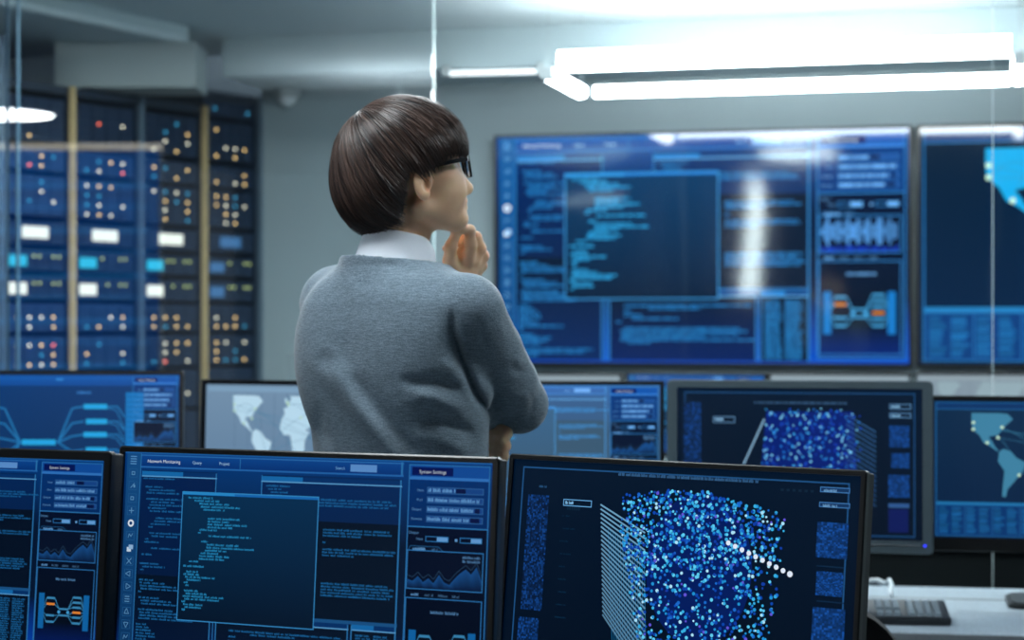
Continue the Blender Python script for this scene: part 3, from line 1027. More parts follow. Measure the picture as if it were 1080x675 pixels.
def cube_front(disp):
    H = 560
    ui, r = ui_cube_base(H, 1.0)
    I = disp.inv(H)
    # left heat columns
    heat(ui, 52, 92, 118, 395, 14, 62, .6, r, 2, .12)
    heat(ui, 48, 415, 112, 545, 14, 26, .7, r, 2, .14)
    ui.words(85, 66, 24, 6, rgb(40, 85, 130), 2, True, r)
    for k in range(6):
        ui.rect(176 + k * 7, 118 - k * 2, 181 + k * 7, 126, rgb(12, 38, 60), 2)
    a, b = I(593, 526), I(621, 536)
    ui.frame(a[0], a[1], b[0] + 4, a[1] + 18, 2.2, rgb(100, 165, 220), 3)
    ui.words(a[0] + 6, a[1] + 5, 26, 8, rgb(130, 190, 235), 4, True, r)
    for k in range(9):
        ui.words(a[0] + r.uniform(-4, 4), a[1] + 42 + k * 33, r.uniform(18, 44), 4, rgb(8, 44, 72), 3, True, r)
    # title line
    x, y = I(651, 499)
    x2, y2 = I(799, 511)
    ui.words(x, y - 2, x2 - x, 8, rgb(55, 100, 145), 3, True, r)
    for k in range(6):
        ui.rect(x2 + 60 + k * 16, y + 16, x2 + 68 + k * 16, y + 22, rgb(16, 40, 62), 3)
    # striped left face of the cube
    n = 26
    for i in range(n):
        ya = 532 + (648 - 532) * i / (n - 1)
        yb = 562 + (716 - 562) * i / (n - 1)
        k = 1 - .35 * i / n
        p, q = I(632 + .08 * i, ya), I(679, yb)
        ui.line(p, q, 4.4, mul(rgb(105, 155, 190), k), 3)
    for i in range(16):
        t = i / 15.0
        p, q = I(640 + 38 * t, 556 + 24 * t), I(644 + 36 * t, 675 + 40 * t)
        ui.line(p, q, 2.0, mul(rgb(20, 110, 160), .8), 2)
    # cloud of dots
    n = 0
    while n < 1750:
        x, y = r.uniform(648, 832), r.uniform(516, 712)
        if r.random() < .35:
            y = r.uniform(514, 600)
        t = (x - 648) / 184
        top = 522 - 5 * math.sin(min(1, t * 1.5) * math.pi) + max(0, t - .55) * 46
        right = 829 - max(0, (y - 545)) * .125 - (8 if y < 540 else 0)
        left = 653 + max(0, 560 - y) * .08 + max(0, y - 560) * .16
        if y < top or x > right or x < left:
            continue
        dens = 1 - .75 * max(0, (x - 790) / 45)
        if r.random() > dens:
            continue
        p = I(x, y)
        rad = r.choice((3.0, 3.6, 4.2, 4.8))
        c = r.choice((rgb(30, 145, 215), rgb(55, 175, 230), rgb(10, 70, 175), rgb(12, 60, 165), rgb(25, 105, 205), rgb(95, 205, 245)))
        if r.random() < .06:
            c = rgb(170, 225, 250)
        elif r.random() < .04:
            c = rgb(95, 85, 215)
        ui.disc(p[0], p[1], rad, c, 4 + n % 4, 7, 1.0)
        n += 1
    p = I(720, 600)
    # deep blue glow of the inner points
    ui.poly([(I(735, 600)[0] + 150 * math.cos(w), I(735, 600)[1] + 190 * math.sin(w)) for w in [2 * math.pi * k / 24 for k in range(24)]], mul(rgb(0, 32, 110), .7), 1)
    for i in range(10):
        t = i / 9.0
        p = I(767 + 65 * t, 572.5 + 33 * t)
        ui.disc(p[0], p[1], 6.4 if i < 9 else 7.6, rgb(225, 235, 250), 9, 10)
    # right column
    for (xa, ya, xb, yb) in ((864, 513, 895, 524), (863, 529, 895, 540)):
        a, b = I(xa, ya), I(xb, yb)
        ui.rect(a[0], a[1], b[0], b[1] - 8, rgb(14, 50, 92), 3)
        ui.frame(a[0], a[1], b[0], b[1] - 8, 2.2, rgb(62, 118, 178), 4)
        ui.words(a[0] + 10, a[1] + 5, 38, 7, rgb(110, 160, 205), 5, True, r)
    for (xa, ya, xb, yb) in ((861, 550, 892, 590), (860, 602, 887, 630), (856, 640, 888, 690)):
        a, b = I(xa, ya), I(xb, yb)
        heat(ui, a[0], a[1], b[0], b[1], 16, 20, .9, r, 3, .25)
    for y in (596, 633):
        a, b = I(860, y), I(889, y)
        ui.rect(a[0], a[1], b[0], a[1] + 3, rgb(10, 40, 70), 3)
    return ui


m3.show(cube_front(m3), S_front)

# --- middle row monitors (desk behind the man)
g2 = 'monitors on the desk behind the man'
k1 = Display('monitor', 'grey framed monitor with a blue dot cube on screen, above the keyboard', 'monitor', (.664, 4.40, 1.28), 12, 1.5, .612, .396, (.024, .018, .030), g2, radius=.012, frame=M_bezg, desk=.75)
k1.root['label'] = 'grey framed monitor showing a blue dot cube, standing behind the near dot cloud monitor'


def cube_rear(disp):
    H = 600
    ui, r = ui_cube_base(H, 1.0, 9)
    I = disp.inv(H)
    heat(ui, 28, 60, 100, 420, 10, 50, .6, r, 2, .15)
    x, y = I(795, 424)
    x2, _ = I(894, 424)
    ui.words(x, y - 3, x2 - x, 9, rgb(50, 85, 120), 3, False, r)
    a, b = I(752, 439), I(775, 446)
    ui.frame(a[0], a[1], b[0], b[1], 3, rgb(95, 140, 180), 3)
    ui.words(a[0] + 8, a[1] + 7, 40, 10, rgb(140, 190, 230), 4, False, r)
    # pale left edge, striped right face
    ui.line(I(806, 442), I(784, 490), 7, rgb(130, 170, 200), 3)
    for i in range(16):
        p, q = I(892, 437 + i * 5.2), I(924, 456 + i * 5.2)
        ui.line(p, q, 3, mul(rgb(60, 110, 165), 1 - .02 * i), 3)
    n = 0
    while n < 430:
        x, y = r.uniform(800, 908), r.uniform(431, 520)
        if x < 806 - max(0, y - 442) * .05 or (x > 900 and y < 436):
            continue
        if r.random() < max(0, (x - 880) / 60):
            continue
        p = I(x, y)
        c = r.choice((rgb(30, 120, 215), rgb(60, 165, 235), rgb(20, 70, 190), rgb(20, 60, 175), rgb(125, 205, 245)))
        ui.disc(p[0], p[1], r.choice((3.6, 4.4, 5.2)), c, 4 + n % 4, 6)
        n += 1
    ui.poly([I(808, 434), I(900, 434), I(905, 520), I(800, 520)], mul(rgb(0, 30, 120), .8), 2)
    for (ya, yb) in ((426, 432), (435.5, 441)):
        a, b = I(938, ya), I(961, yb)
        ui.frame(a[0], a[1], b[0], b[1], 3, rgb(90, 140, 185), 4)
        ui.words(a[0] + 8, a[1] + 7, 36, 8, rgb(130, 180, 215), 5, False, r)
    for (xa, ya, xb, yb) in ((938, 449, 959, 472), (940, 478, 959, 494), (937, 501, 959, 525)):
        a, b = I(xa, ya), I(xb, yb)
        heat(ui, a[0], a[1], b[0], b[1], 12, 12, .8, r, 3, .3)
    a, b = I(937, 531), I(959, 536)
    ui.rect(a[0], a[1], b[0], b[1], rgb(45, 85, 140), 3)
    a, b = I(937, 537), I(958, 562)
    ui.rect(a[0], a[1], b[0], b[1], rgb(10, 22, 85), 3)
    return ui


k1.show(cube_rear(k1), S_rear)
MB().box(-.27, .278, -.0012, .001, -.1795, -.1765, .0005).build('chrome_strip', M_steel, k1.root, M=k1.M)
MB().box(.285, .290, -.0015, .001, -.1805, -.1755, .0005).build('power_light', M_blueled, k1.root, M=k1.M)

k2 = Display('monitor', 'thin framed world map monitor right of the grey framed monitor, at the right edge', 'monitor', (1.272, 4.39, 1.243), 12, 2, .60, .363, (.011, .012, .032), g2, radius=.004)
k2.show(ui_map(1.0, 590, land=rgb(62, 128, 160), bg=(rgb(12, 42, 72), rgb(6, 30, 62)), strip=.74), S_rear)
k3 = Display('monitor', 'monitor with pale blue code windows, right beside the elbow of the man', 'monitor', (.076, 4.62, 1.272), 2, 2, .588, .36, (.010, .011, .03), g2, radius=.004)
k3.show(ui_code(1.15, False, veil=.42, seed=12), S_rear)
k4 = Display('monitor', 'monitor with a washed out pale world map, left of the man', 'monitor', (-.52, 4.60, 1.273), 24, 2, .55, .34, (.012, .012, .03), g2, radius=.004)
k4.show(ui_map(.9, 590, land=rgb(190, 225, 245), bg=(rgb(120, 150, 178), rgb(95, 128, 160)), strip=.78, head=rgb(130, 165, 195)), S_rear)  # pale colours carry the reflection that washes out this screen
k5 = Display('monitor', 'monitor with a blue network flow diagram at the left edge of the picture', 'monitor', (-1.066, 4.50, 1.30), 2, 2, .575, .36, (.009, .009, .03), g2, radius=.004)
k5.show(ui_flow(1.1), S_rear)

# --- far row of small monitors behind the glass
g3 = 'small monitors on the far desk behind the glass'
far = [(583, 'far small pale monitor nearest to the elbow of the man', 'grey'), (733.5, 'far small monitor with a blue screen below the video wall', 'blue'),
       (885, 'far small monitor with a pale grey screen just above the grey framed monitor', 'grey'), (1041, 'far small monitor with a pale grey screen below the world map wall display', 'grey')]
for xx, lab, kind in far:
    k = (xx - CX) / F
    Y = 6.30 / (NX.x * k + NX.y)
    W = 146 / F * Y / math.cos(PSI)
    f = Display('monitor', lab, 'monitor', (k * Y, Y, EYE + (CY - 392.5) / F * Y), YW, 2, W, W * .6, (.010, .010, .02), g3, radius=.004)
    u = UI(580)
    if kind == 'grey':
        u = ui_map(.85, 580, land=rgb(165, 185, 195), bg=(rgb(150, 165, 178), rgb(140, 155, 168)), strip=.8, nodes=False, head=rgb(165, 178, 188))
    else:
        u = ui_code(1.2, False, seed=21)
    f.show(u, S_rear)

# --- keyboard, cable, mouse-like bits on the middle desk
kb_c = Vector((.737, 4.17, .7505))
kb = thing('keyboard', 'black computer keyboard on the pale speckled desk', 'keyboard', kb_c, -RAD(7))
M_key = mat('key_plastic', rgb(112, 126, 136), .42, noise=.12, nscale=60)
M_kb = mat('keyboard_case', rgb(22, 27, 32), .4, noise=.1, nscale=40)
kw, kd = .45, .150
w_ = MB()
v = [(-kw / 2, 0, .0), (kw / 2, 0, 0), (kw / 2, kd, 0), (-kw / 2, kd, 0), (-kw / 2, 0, .016), (kw / 2, 0, .016), (kw / 2, kd, .036), (-kw / 2, kd, .036)]
bm = bmesh.new()
vs = [bm.verts.new(p) for p in v]
for fc in ((3, 2, 1, 0), (4, 5, 6, 7), (0, 1, 5, 4), (1, 2, 6, 5), (2, 3, 7, 6), (3, 0, 4, 7)):
    bm.faces.new([vs[i] for i in fc])
bmesh.ops.bevel(bm, geom=list(bm.edges), offset=.003, segments=2, affect='EDGES')
w_.bm(bm)
w_.build('case', M_kb, kb)
slope = math.atan2(.020, kd)
KM = Matrix.Translation((0, 0, .0165)) @ Matrix.Rotation(slope, 4, 'X')
cols = [-.209 + i * .0192 for i in range(14)] + [.074, .0925, .111] + [.142, .1605, .179, .1975]
keyproto = None
for j in range(5):
    for i, x in enumerate(cols):
        if j == 1 and 14 <= i < 17:
            continue
        y = .022 + j * .0225
        wv = .0164
        if j == 0 and 4 <= i <= 8:
            if i != 6:
                continue
            wv = .09
        m = MB()
        a, h = wv / 2, .0082
        bx, tx = a, a - .0022
        vv = [(x - bx, y - .0085, 0), (x + bx, y - .0085, 0), (x + bx, y + .0085, 0), (x - bx, y + .0085, 0),
              (x - tx, y - .006, h), (x + tx, y - .006, h), (x + tx, y + .0065, h), (x - tx, y + .0065, h)]
        m.add(vv, [(3, 2, 1, 0), (4, 5, 6, 7), (0, 1, 5, 4), (1, 2, 6, 5), (2, 3, 7, 6), (3, 0, 4, 7)])
        m.build('key', M_key, kb, M=KM)
cab = MB().tube([px(905, 619, 4.62) * 1.0, px(915, 613, 4.6), px(925, 612, 4.58), px(934, 616, 4.56), px(938, 612, 4.55), px(940, 617, 4.52), px(939, 624, 4.45), px(940, 628, 4.36)], .006, 8)
cab.v = [(x, y, max(z, .770)) for x, y, z in cab.v]
o = cab.build('cable', mat('white_cable', rgb(205, 215, 222), .4, noise=.05), smooth=True)
tag(o, 'short white cable lying behind the black keyboard', 'cable')

# --- office chair between the desks
ch = thing('office_chair', 'black office chair with a rounded back, peeking out behind the near dot cloud monitor', 'chair', (.52, 3.72, .0), RAD(8))
M_fab = mat('black_chair_fabric', rgb(15, 18, 21), .8, noise=.2, nscale=120, bump=.3, bscale=260)
back = MB()
pts = rrect(.46, .52, .17, 8, 0, .625)
nb = len(pts)
rows = []
for d, k in ((-.03, .9), (-.045, .97), (-.02, 1.0), (.02, 1.0), (.045, .97), (.035, .85)):
    rows.append([(p[0] * k, d - .12 + .25 * (p[0] * k) ** 2 * 1.6 + .06 * (p[1] - .63), .63 + (p[1] - .63) * k) for p in pts])
v = [p for row in rows for p in row]
f = []
for i in range(len(rows) - 1):
    f += [(i * nb + k, i * nb + (k + 1) % nb, (i + 1) * nb + (k + 1) % nb, (i + 1) * nb + k) for k in range(nb)]
f += [tuple(range(nb - 1, -1, -1)), tuple(range((len(rows) - 1) * nb, len(rows) * nb))]
fix_normals(back.add(v, f).build('backrest', M_fab, ch, smooth=True, angle=RAD(50)))
seat = MB()
sp = rrect(.48, .46, .12, 8)
ns = len(sp)
v, f = [], []
for z, k in ((.41, .9), (.425, .98), (.45, 1.0), (.475, .98), (.485, .9)):
    v += [(p[0] * k, .13 + p[1] * k, z) for p in sp]
for i in range(4):
    f += [(i * ns + k, i * ns + (k + 1) % ns, (i + 1) * ns + (k + 1) % ns, (i + 1) * ns + k) for k in range(ns)]
f += [tuple(range(ns - 1, -1, -1)), tuple(range(4 * ns, 5 * ns))]
fix_normals(seat.add(v, f).build('seat', M_fab, ch, smooth=True, angle=RAD(50)))
MB().tube([(0, .1, .40), (0, -.10, .39), (0, -.155, .45), (0, -.15, .6)], .022, 8).build('back_bracket', M_back, ch, smooth=True)
MB().lathe([(.028, .10), (.028, .40)], 16, Matrix.Translation((0, .1, 0))).build('gas_lift', M_steel, ch, smooth=True, angle=RAD(40))
for k in range(5):
    a = RAD(72 * k + 20)
    e = Vector((.28 * math.cos(a), .1 + .28 * math.sin(a), .075))
    lg = MB().tube([(0, .1, .115), e], [.026, .016], 8).build('leg', M_back, ch, smooth=True)
    MB().lathe([(.006, -.011), (.03, -.011), (.03, .011), (.006, .011)], 14, Matrix.Translation((e.x, e.y, .031)) @ Matrix.Rotation(a, 4, 'Z') @ Matrix.Rotation(RAD(90), 4, 'X')).build('caster', M_back, lg)

# ---------------------------------------------------------------- server cabinets
M_rack = mat('cabinet_black', rgb(28, 46, 66), .4, .2, noise=.1, nscale=20)
M_srv = mat('server_front', rgb(26, 48, 76), .4, .2, noise=.2, nscale=25)
M_srv2 = mat('server_front_blue', rgb(30, 62, 104), .4, .2, noise=.2, nscale=25)
M_post = mat('beige_post', rgb(206, 178, 128), .45, .0, noise=.08, nscale=20)
M_pgrey = mat('grey_post', rgb(95, 115, 132), .45, .3, noise=.08, nscale=20)
LED = {k: mat('led_' + k, (.02, .02, .02, 1), .4, emit=c, estr=s) for k, c, s in
       (('amber', rgb(255, 205, 130), 3.6), ('white', rgb(255, 240, 210), 3.2), ('cyan', rgb(60, 170, 215), 2.2), ('red', rgb(255, 110, 80), 4.0),
        ('green', rgb(190, 200, 120), 2.0), ('panel', rgb(240, 238, 226), 1.6), ('cyanpanel', rgb(40, 190, 225), 1.25), ('bluepanel', rgb(70, 130, 190), .8))}
bounds = []
for xx in (-70, 3, 78, 150, 217, 275):
    k = (xx - CX) / F
    # along: P78 + D*s has x/y = k
    s = (k * P78.y - P78.x) / (D.x - k * D.y)
    bounds.append(s)
cabn = ['cut-off left', 'first full', 'second full', 'third full', 'rightmost']
cabl = ['server cabinet cut off by the left edge of the picture', 'leftmost fully visible server cabinet, left of the first beige post', 'second server cabinet, between the beige post and the grey post',
        'third server cabinet, right of the grey post', 'rightmost narrow dark server cabinet against the grey wall']
zy = lambda y: EYE + (CY - y) / F * 6.93
units = [(52, 98, 'blank'), (100, 150, 'few'), (153, 181, 'dots'), (183, 229, 'dots'), (232, 259, 'label'), (262, 287, 'cyan'), (290, 317, 'white'), (319, 352, 'dots'), (354, 392, 'dots'), (394, 440, 'few'), (442, 490, 'blank')]
words_u = ['topmost', 'second from the top', 'third from the top', 'fourth from the top', '', '', '', 'first below the port lights', 'second below the port lights', 'lowest but one', 'lowest']
rr = random.Random(5)
for c in range(5):
    s0, s1 = bounds[c], bounds[c + 1]
    w = s1 - s0
    base = RACK @ Vector(((s0 + s1) / 2, 0, 0))
    rot = math.atan2(D.y, D.x)
    cb = thing('server_cabinet', cabl[c], 'server cabinet', base, rot, 'row of server cabinets')
    zt = 2.288 if c < 4 else 2.36
    if c < 2:
        zt = 2.44 if c == 0 else 2.29
    fr = MB()
    fr.box(-w / 2 + .002, -w / 2 + .022, .012, .70, 0, zt)
    fr.box(w / 2 - .022, w / 2 - .002, .012, .70, 0, zt)
    fr.box(-w / 2 + .022, w / 2 - .022, .012, .70, zt - .03, zt)
    fr.box(-w / 2 + .022, w / 2 - .022, .012, .70, 0, .06)
    fr.box(-w / 2 + .022, w / 2 - .022, .69, .70, .06, zt - .03)
    fr.build('cabinet_frame', M_rack, cb)
    pm = M_post if c in (1, 3) else M_pgrey
    MB().box(w / 2 - .016, w / 2 - .001, -.014, .0115, 0, zt, .002).build('post', pm, cb)
    for ui_, (ya, yb, kind) in enumerate(units):
        z1, z0 = zy(ya) - .004, zy(yb) + .004
        if z1 > zt - .035:
            z1 = zt - .035
        if z1 - z0 < .05:
            continue
        if kind in ('label', 'cyan', 'white'):
            lab = {'label': 'dark server with one wide bright label plate', 'cyan': 'server with a cyan port light and green lights', 'white': 'server with a white port light and green lights'}[kind] + ' in the %s cabinet' % cabn[c]
        else:
            lab = 'server with round lights, %s in the %s cabinet' % (words_u[ui_], cabn[c]) if kind != 'blank' else 'plain dark server, %s in the %s cabinet' % (words_u[ui_], cabn[c])
        sv = thing('server', lab, 'server', base + Vector((0, 0, z0)), rot, 'servers in the cabinets')
        h = z1 - z0
        iw = w / 2 - .0275
        m = MB().box(-iw, iw, .02, .45, 0.002, h, .003)
        nr = max(2, int(h / .03))
        for k in range(nr):                    # drive bays standing proud of the front
            za, zb = .006 + (h - .01) * k / nr, .006 + (h - .01) * (k + .82) / nr
            for q_ in range(4):
                xa = -iw + .008 + (2 * iw - .016) * q_ / 4
                m.box(xa, xa + (2 * iw - .016) / 4 - .004, .013, .02, za, zb)
        m.build('chassis', M_srv2 if (ui_ in (2, 3, 7, 8) and c < 3) else M_srv, sv)

        def led(x, z, col, r_=.0044, n=8):
            MB().lathe([(r_, 0), (r_, .004), (r_ * .6, .006)], n, Matrix.Translation((x, .013, z)) @ Matrix.Rotation(RAD(90), 4, 'X')).build('indicator_light', LED[col], sv)
        if kind == 'label':
            col = 'panel' if c < 4 else 'bluepanel'
            MB().box(-.075 * w / .36, .055 * w / .36, .006, .013, h * .28, h * .78, .002).build('label_plate', LED[col], sv)
        elif kind in ('cyan', 'white'):
            col = ('cyanpanel' if kind == 'cyan' else 'panel') if c < 4 else 'bluepanel'
            xl = -iw + .012
            MB().box(xl, xl + .085 * w / .36, .006, .013, h * .22, h * .72, .002).build('port_light', LED[col], sv)
            for k in range(4):
                if rr.random() < .85:
                    led(xl + .12 + k * .028 + (.04 if k > 1 else 0), h * .7, 'green', .0045)
        elif kind != 'blank':
            nrow = max(2, int(h / .036))
            for q_ in range(4):
                x = -iw + .05 + q_ * (2 * iw - .08) / 3.6
                for k in range(nrow):
                    pr = .62 if kind == 'dots' else .28
                    if rr.random() < pr:
                        col = rr.choices(('amber', 'white', 'cyan', 'red'), (5, 4, 3, .7))[0]
                        led(x, .02 + k * .036, col)
        else:
            for k in range(2):
                if rr.random() < .7:
                    led(rr.uniform(-iw + .03, iw - .03), rr.uniform(.03, h - .03), 'cyan', .004)
# ---------------------------------------------------------------- the man (modelled as distance fields, surfaced once)
def unit(v):
    return v / np.linalg.norm(v)


class Field:
    def __init__(self, xs, ys, zs):
        self.xs, self.ys, self.zs = [np.asarray(a, np.float32) for a in (xs, ys, zs)]
        self.F = np.full((len(xs), len(ys), len(zs)), .2, np.float32)

    def sub(self, lo, hi):
        s = []
        for a, l, h in zip((self.xs, self.ys, self.zs), lo, hi):
            i, j = np.searchsorted(a, l), np.searchsorted(a, h)
            s.append(slice(max(i - 1, 0), min(j + 1, len(a))))
        return tuple(s)

    def grid(self, s):
        return self.xs[s[0]][:, None, None], self.ys[s[1]][None, :, None], self.zs[s[2]][None, None, :]

    def op(self, lo, hi, fn, k=.01, mode='u'):
        m = .03 + k
        s = self.sub(np.array(lo) - m, np.array(hi) + m)
        X, Y, Z = self.grid(s)
        d = fn(X, Y, Z)
        a = self.F[s]
        if mode == 'u':
            h = np.maximum(k - np.abs(a - d), 0) / max(k, 1e-6)
            self.F[s] = np.minimum(a, d) - h * h * k * .25
        elif mode == 's':                      # subtract
            d = -d
            h = np.maximum(k - np.abs(a - d), 0) / max(k, 1e-6)
            self.F[s] = np.maximum(a, d) + h * h * k * .25
        else:                                  # add offset
            self.F[s] = a + d

    def cap(self, a, b, ra, rb, k=.01, mode='u'):
        a, b = np.array(a, float), np.array(b, float)
        r = max(ra, rb)
        lo, hi = np.minimum(a, b) - r, np.maximum(a, b) + r
        ab = b - a
        L = float(ab @ ab) + 1e-12

        def fn(X, Y, Z):
            t = np.clip(((X - a[0]) * ab[0] + (Y - a[1]) * ab[1] + (Z - a[2]) * ab[2]) / L, 0, 1)
            return np.sqrt((X - a[0] - t * ab[0]) ** 2 + (Y - a[1] - t * ab[1]) ** 2 + (Z - a[2] - t * ab[2]) ** 2) - (ra + (rb - ra) * t)
        self.op(lo, hi, fn, k, mode)

    def chain(self, pts, rads, k=.01):
        for i in range(len(pts) - 1):
            self.cap(pts[i], pts[i + 1], rads[i], rads[i + 1], k if i == 0 else .006)

    def ell(self, c, R, rad, k=.01, mode='u'):
        """R rows: axes"""
        c, R, rad = np.array(c, float), np.array(R, float), np.array(rad, float)
        ext = np.sqrt(((R.T * rad) ** 2).sum(1))

        def fn(X, Y, Z):
            q = [((X - c[0]) * R[i][0] + (Y - c[1]) * R[i][1] + (Z - c[2]) * R[i][2]) for i in range(3)]
            k0 = np.sqrt(sum((q[i] / rad[i]) ** 2 for i in range(3)))
            k1 = np.sqrt(sum((q[i] / rad[i] ** 2) ** 2 for i in range(3))) + 1e-6
            return k0 * (k0 - 1) / k1
        self.op(c - ext, c + ext, fn, k, mode)

    def mesh(self):
        F, xs, ys, zs = self.F, self.xs, self.ys, self.zs
        neg = F < 0
        n = [a - 1 for a in F.shape]
        cnt = np.zeros(n, np.int8)
        cs = [(i, j, k) for i in (0, 1) for j in (0, 1) for k in (0, 1)]
        for i, j, k in cs:
            cnt += neg[i:i + n[0], j:j + n[1], k:k + n[2]]
        act = np.argwhere((cnt > 0) & (cnt < 8))
        idx = np.full(n, -1, np.int32)
        idx[act[:, 0], act[:, 1], act[:, 2]] = np.arange(len(act))
        val = {c: F[act[:, 0] + c[0], act[:, 1] + c[1], act[:, 2] + c[2]] for c in cs}
        P = np.zeros((len(act), 3))
        W = np.zeros(len(act))
        for ax in range(3):
            for c in cs:
                if c[ax] == 1:
                    continue
                d = list(c)
                d[ax] = 1
                d = tuple(d)
                a, b = val[c], val[d]
                m = (a < 0) != (b < 0)
                t = np.where(m, a / np.where(m, a - b, 1), 0)
                p = np.empty((len(act), 3))
                for q in range(3):
                    p[:, q] = c[q]
                p[:, ax] = t
                P += p * m[:, None]
                W += m
        P /= W[:, None]
        co = np.empty_like(P)
        for q, a in enumerate((xs, ys, zs)):
            lo = a[act[:, q]]
            co[:, q] = lo + P[:, q] * (a[act[:, q] + 1] - lo)
        faces = []
        for ax in range(3):
            sl0, sl1 = [slice(None)] * 3, [slice(None)] * 3
            sl0[ax], sl1[ax] = slice(0, -1), slice(1, None)
            a, b = neg[tuple(sl0)], neg[tuple(sl1)]
            e = np.argwhere(a != b)
            u, v = (ax + 1) % 3, (ax + 2) % 3
            ok = (e[:, u] > 0) & (e[:, v] > 0) & (e[:, u] < F.shape[u] - 1) & (e[:, v] < F.shape[v] - 1)
            e = e[ok]
            s = a[e[:, 0], e[:, 1], e[:, 2]]

            def cell(du, dv):
                q = e.copy()
                q[:, u] += du
                q[:, v] += dv
                return idx[q[:, 0], q[:, 1], q[:, 2]]
            quad = np.stack([cell(-1, -1), cell(0, -1), cell(0, 0), cell(-1, 0)], 1)
            quad[~s] = quad[~s][:, ::-1]
            faces.append(quad)
        return co, np.concatenate(faces)


def relax(co, faces, n=2, lam=.5):
    """light smoothing of the surfaced field"""
    e = np.concatenate([faces[:, [0, 1]], faces[:, [1, 2]], faces[:, [2, 3]], faces[:, [3, 0]]])
    for _ in range(n):
        acc = np.zeros_like(co)
        w = np.zeros(len(co))
        for a, b in ((0, 1), (1, 0)):
            np.add.at(acc, e[:, a], co[e[:, b]])
            np.add.at(w, e[:, a], 1)
        co = co + lam * (acc / w[:, None] - co)
    return co


def np_mesh(name, co, faces, material, parent, off):
    me = bpy.data.meshes.new(name)
    co = np.asarray(co, np.float32) - np.array(off, np.float32)
    me.vertices.add(len(co))
    me.vertices.foreach_set('co', co.ravel())
    me.loops.add(faces.size)
    me.loops.foreach_set('vertex_index', faces.astype(np.int32).ravel())
    me.polygons.add(len(faces))
    me.polygons.foreach_set('loop_start', np.arange(0, faces.size, 4, dtype=np.int32))
    me.polygons.foreach_set('use_smooth', np.ones(len(faces), bool))
    me.update(calc_edges=True)
    me.validate()
    me.materials.append(material)
    o = bpy.data.objects.new(name, me)
    COL.objects.link(o)
    o.parent = parent
    return o


A = lambda v: np.array(v, float)
PP = lambda x, y, Y: A(px(x, y, Y))
MX, MY = -.20, 3.36
MAN_ROOT = (MX, MY, 0.0)
man = thing('person', 'person with dark bobbed hair and grey sweater, hand at chin, facing the video wall', 'person', MAN_ROOT)

# frames
ph = RAD(71)
pit = RAD(9)
f0 = A((math.sin(ph), math.cos(ph), 0))
HR = A((math.cos(ph), -math.sin(ph), 0))
HF = f0 * math.cos(pit) + A((0, 0, math.sin(pit)))
HU = np.cross(HR, HF)
HC = A((-.181, 3.36, 1.657))
HAX = [HF, HR, HU]
hp = lambda x, y, z: HC + HF * x + HR * y + HU * z
pb = RAD(42)
BF = A((math.sin(pb), math.cos(pb), 0))
BR = A((math.cos(pb), -math.sin(pb), 0))
BU = A((0, 0, 1.))
bp_ = lambda x, y, z: A((MX, MY, 0)) + BR * x + BF * y + BU * z

SHR, SHL = A((-.078, 3.245, 1.432)), A((-.318, 3.465, 1.445))
ELR, WRR = A((.012, 3.425, 1.268)), A((-.098, 3.485, 1.468))
ELL, WRL = A((-.255, 3.60, 1.19)), A((-.075, 3.465, 1.185))

TZ = A([.80, .86, .95, 1.05, 1.15, 1.25, 1.33, 1.40, 1.45, 1.49, 1.52, 1.55])
TA = A([.155, .165, .163, .158, .162, .170, .176, .178, .168, .132, .085, .060])     # half width
TB = A([.115, .118, .112, .108, .110, .116, .118, .112, .100, .082, .066, .056])     # half depth
TO = A([0, 0, .004, .006, .004, -.002, -.006, -.008, -.010, -.010, -.004, .004])     # forward shift


def torso_fn(grow, wide=0.0):
    def fn(X, Y, Z):
        z = np.clip(Z, TZ[0], TZ[-1])
        a = np.interp(z, TZ, TA).astype(np.float32) + grow + wide
        b = np.interp(z, TZ, TB).astype(np.float32) + grow
        o = np.interp(z, TZ, TO).astype(np.float32)
        u = (X - MX) * BR[0] + (Y - MY) * BR[1]
        v = (X - MX) * BF[0] + (Y - MY) * BF[1] - o
        # squarer section than an ellipse
        q = (np.abs(u / a) ** 2.4 + np.abs(v / b) ** 2.4) ** (1 / 2.4)
        d = (q - 1) * np.minimum(a, b) * .92
        return np.maximum(d, np.maximum(TZ[0] - Z, Z - TZ[-1] - .005))
    return fn


xs = np.arange(-.42, .10, .0024)
ys = np.arange(3.10, 3.74, .0028)
zs = np.concatenate([np.arange(-.01, 1.10, .016), np.arange(1.10, 1.26, .0028), np.arange(1.26, 1.42, .005), np.arange(1.42, 1.815, .0021)])
B = Field(xs, ys, zs)
# head
B.ell(hp(-.012, 0, .050), HAX, (.098, .076, .088), 0)
B.ell(hp(.040, 0, -.004), HAX, (.054, .060, .072), .03)
B.ell(hp(.034, 0, -.040), HAX, (.046, .050, .036), .025)
for s in (-1, 1):
    B.cap(hp(.0, s * .052, -.040), hp(.068, s * .016, -.068), .019, .017, .022)
    B.cap(hp(.072, s * .012, .038), hp(.060, s * .045, .034), .012, .010, .02)              # brow
    B.ell(hp(.056, s * .040, -.014), HAX, (.030, .022, .030), .03)                            # cheekbone
    B.ell(hp(.086, s * .031, .018), HAX, (.013, .017, .011), .012, 's')                       # eye socket
    B.ell(hp(.074, s * .031, .017), HAX, (.0125, .0125, .0115), .004)                            # eyeball under lids
    B.ell(hp(.088, s * .012, -.025), HAX, (.011, .0085, .008), .008)                           # nostril wing
B.ell(hp(.078, 0, -.071), HAX, (.017, .020, .015), .02)                                    # chin
B.cap(hp(.083, 0, .024), hp(.105, 0, -.016), .0075, .0095, .016)                               # nose
B.ell(hp(.1045, 0, -.019), HAX, (.010, .010, .009), .008)
B.ell(hp(.086, 0, -.040), HAX, (.0145, .022, .0075), .010)                                     # lips
B.ell(hp(.083, 0, -.051), HAX, (.0145, .019, .0075), .010)
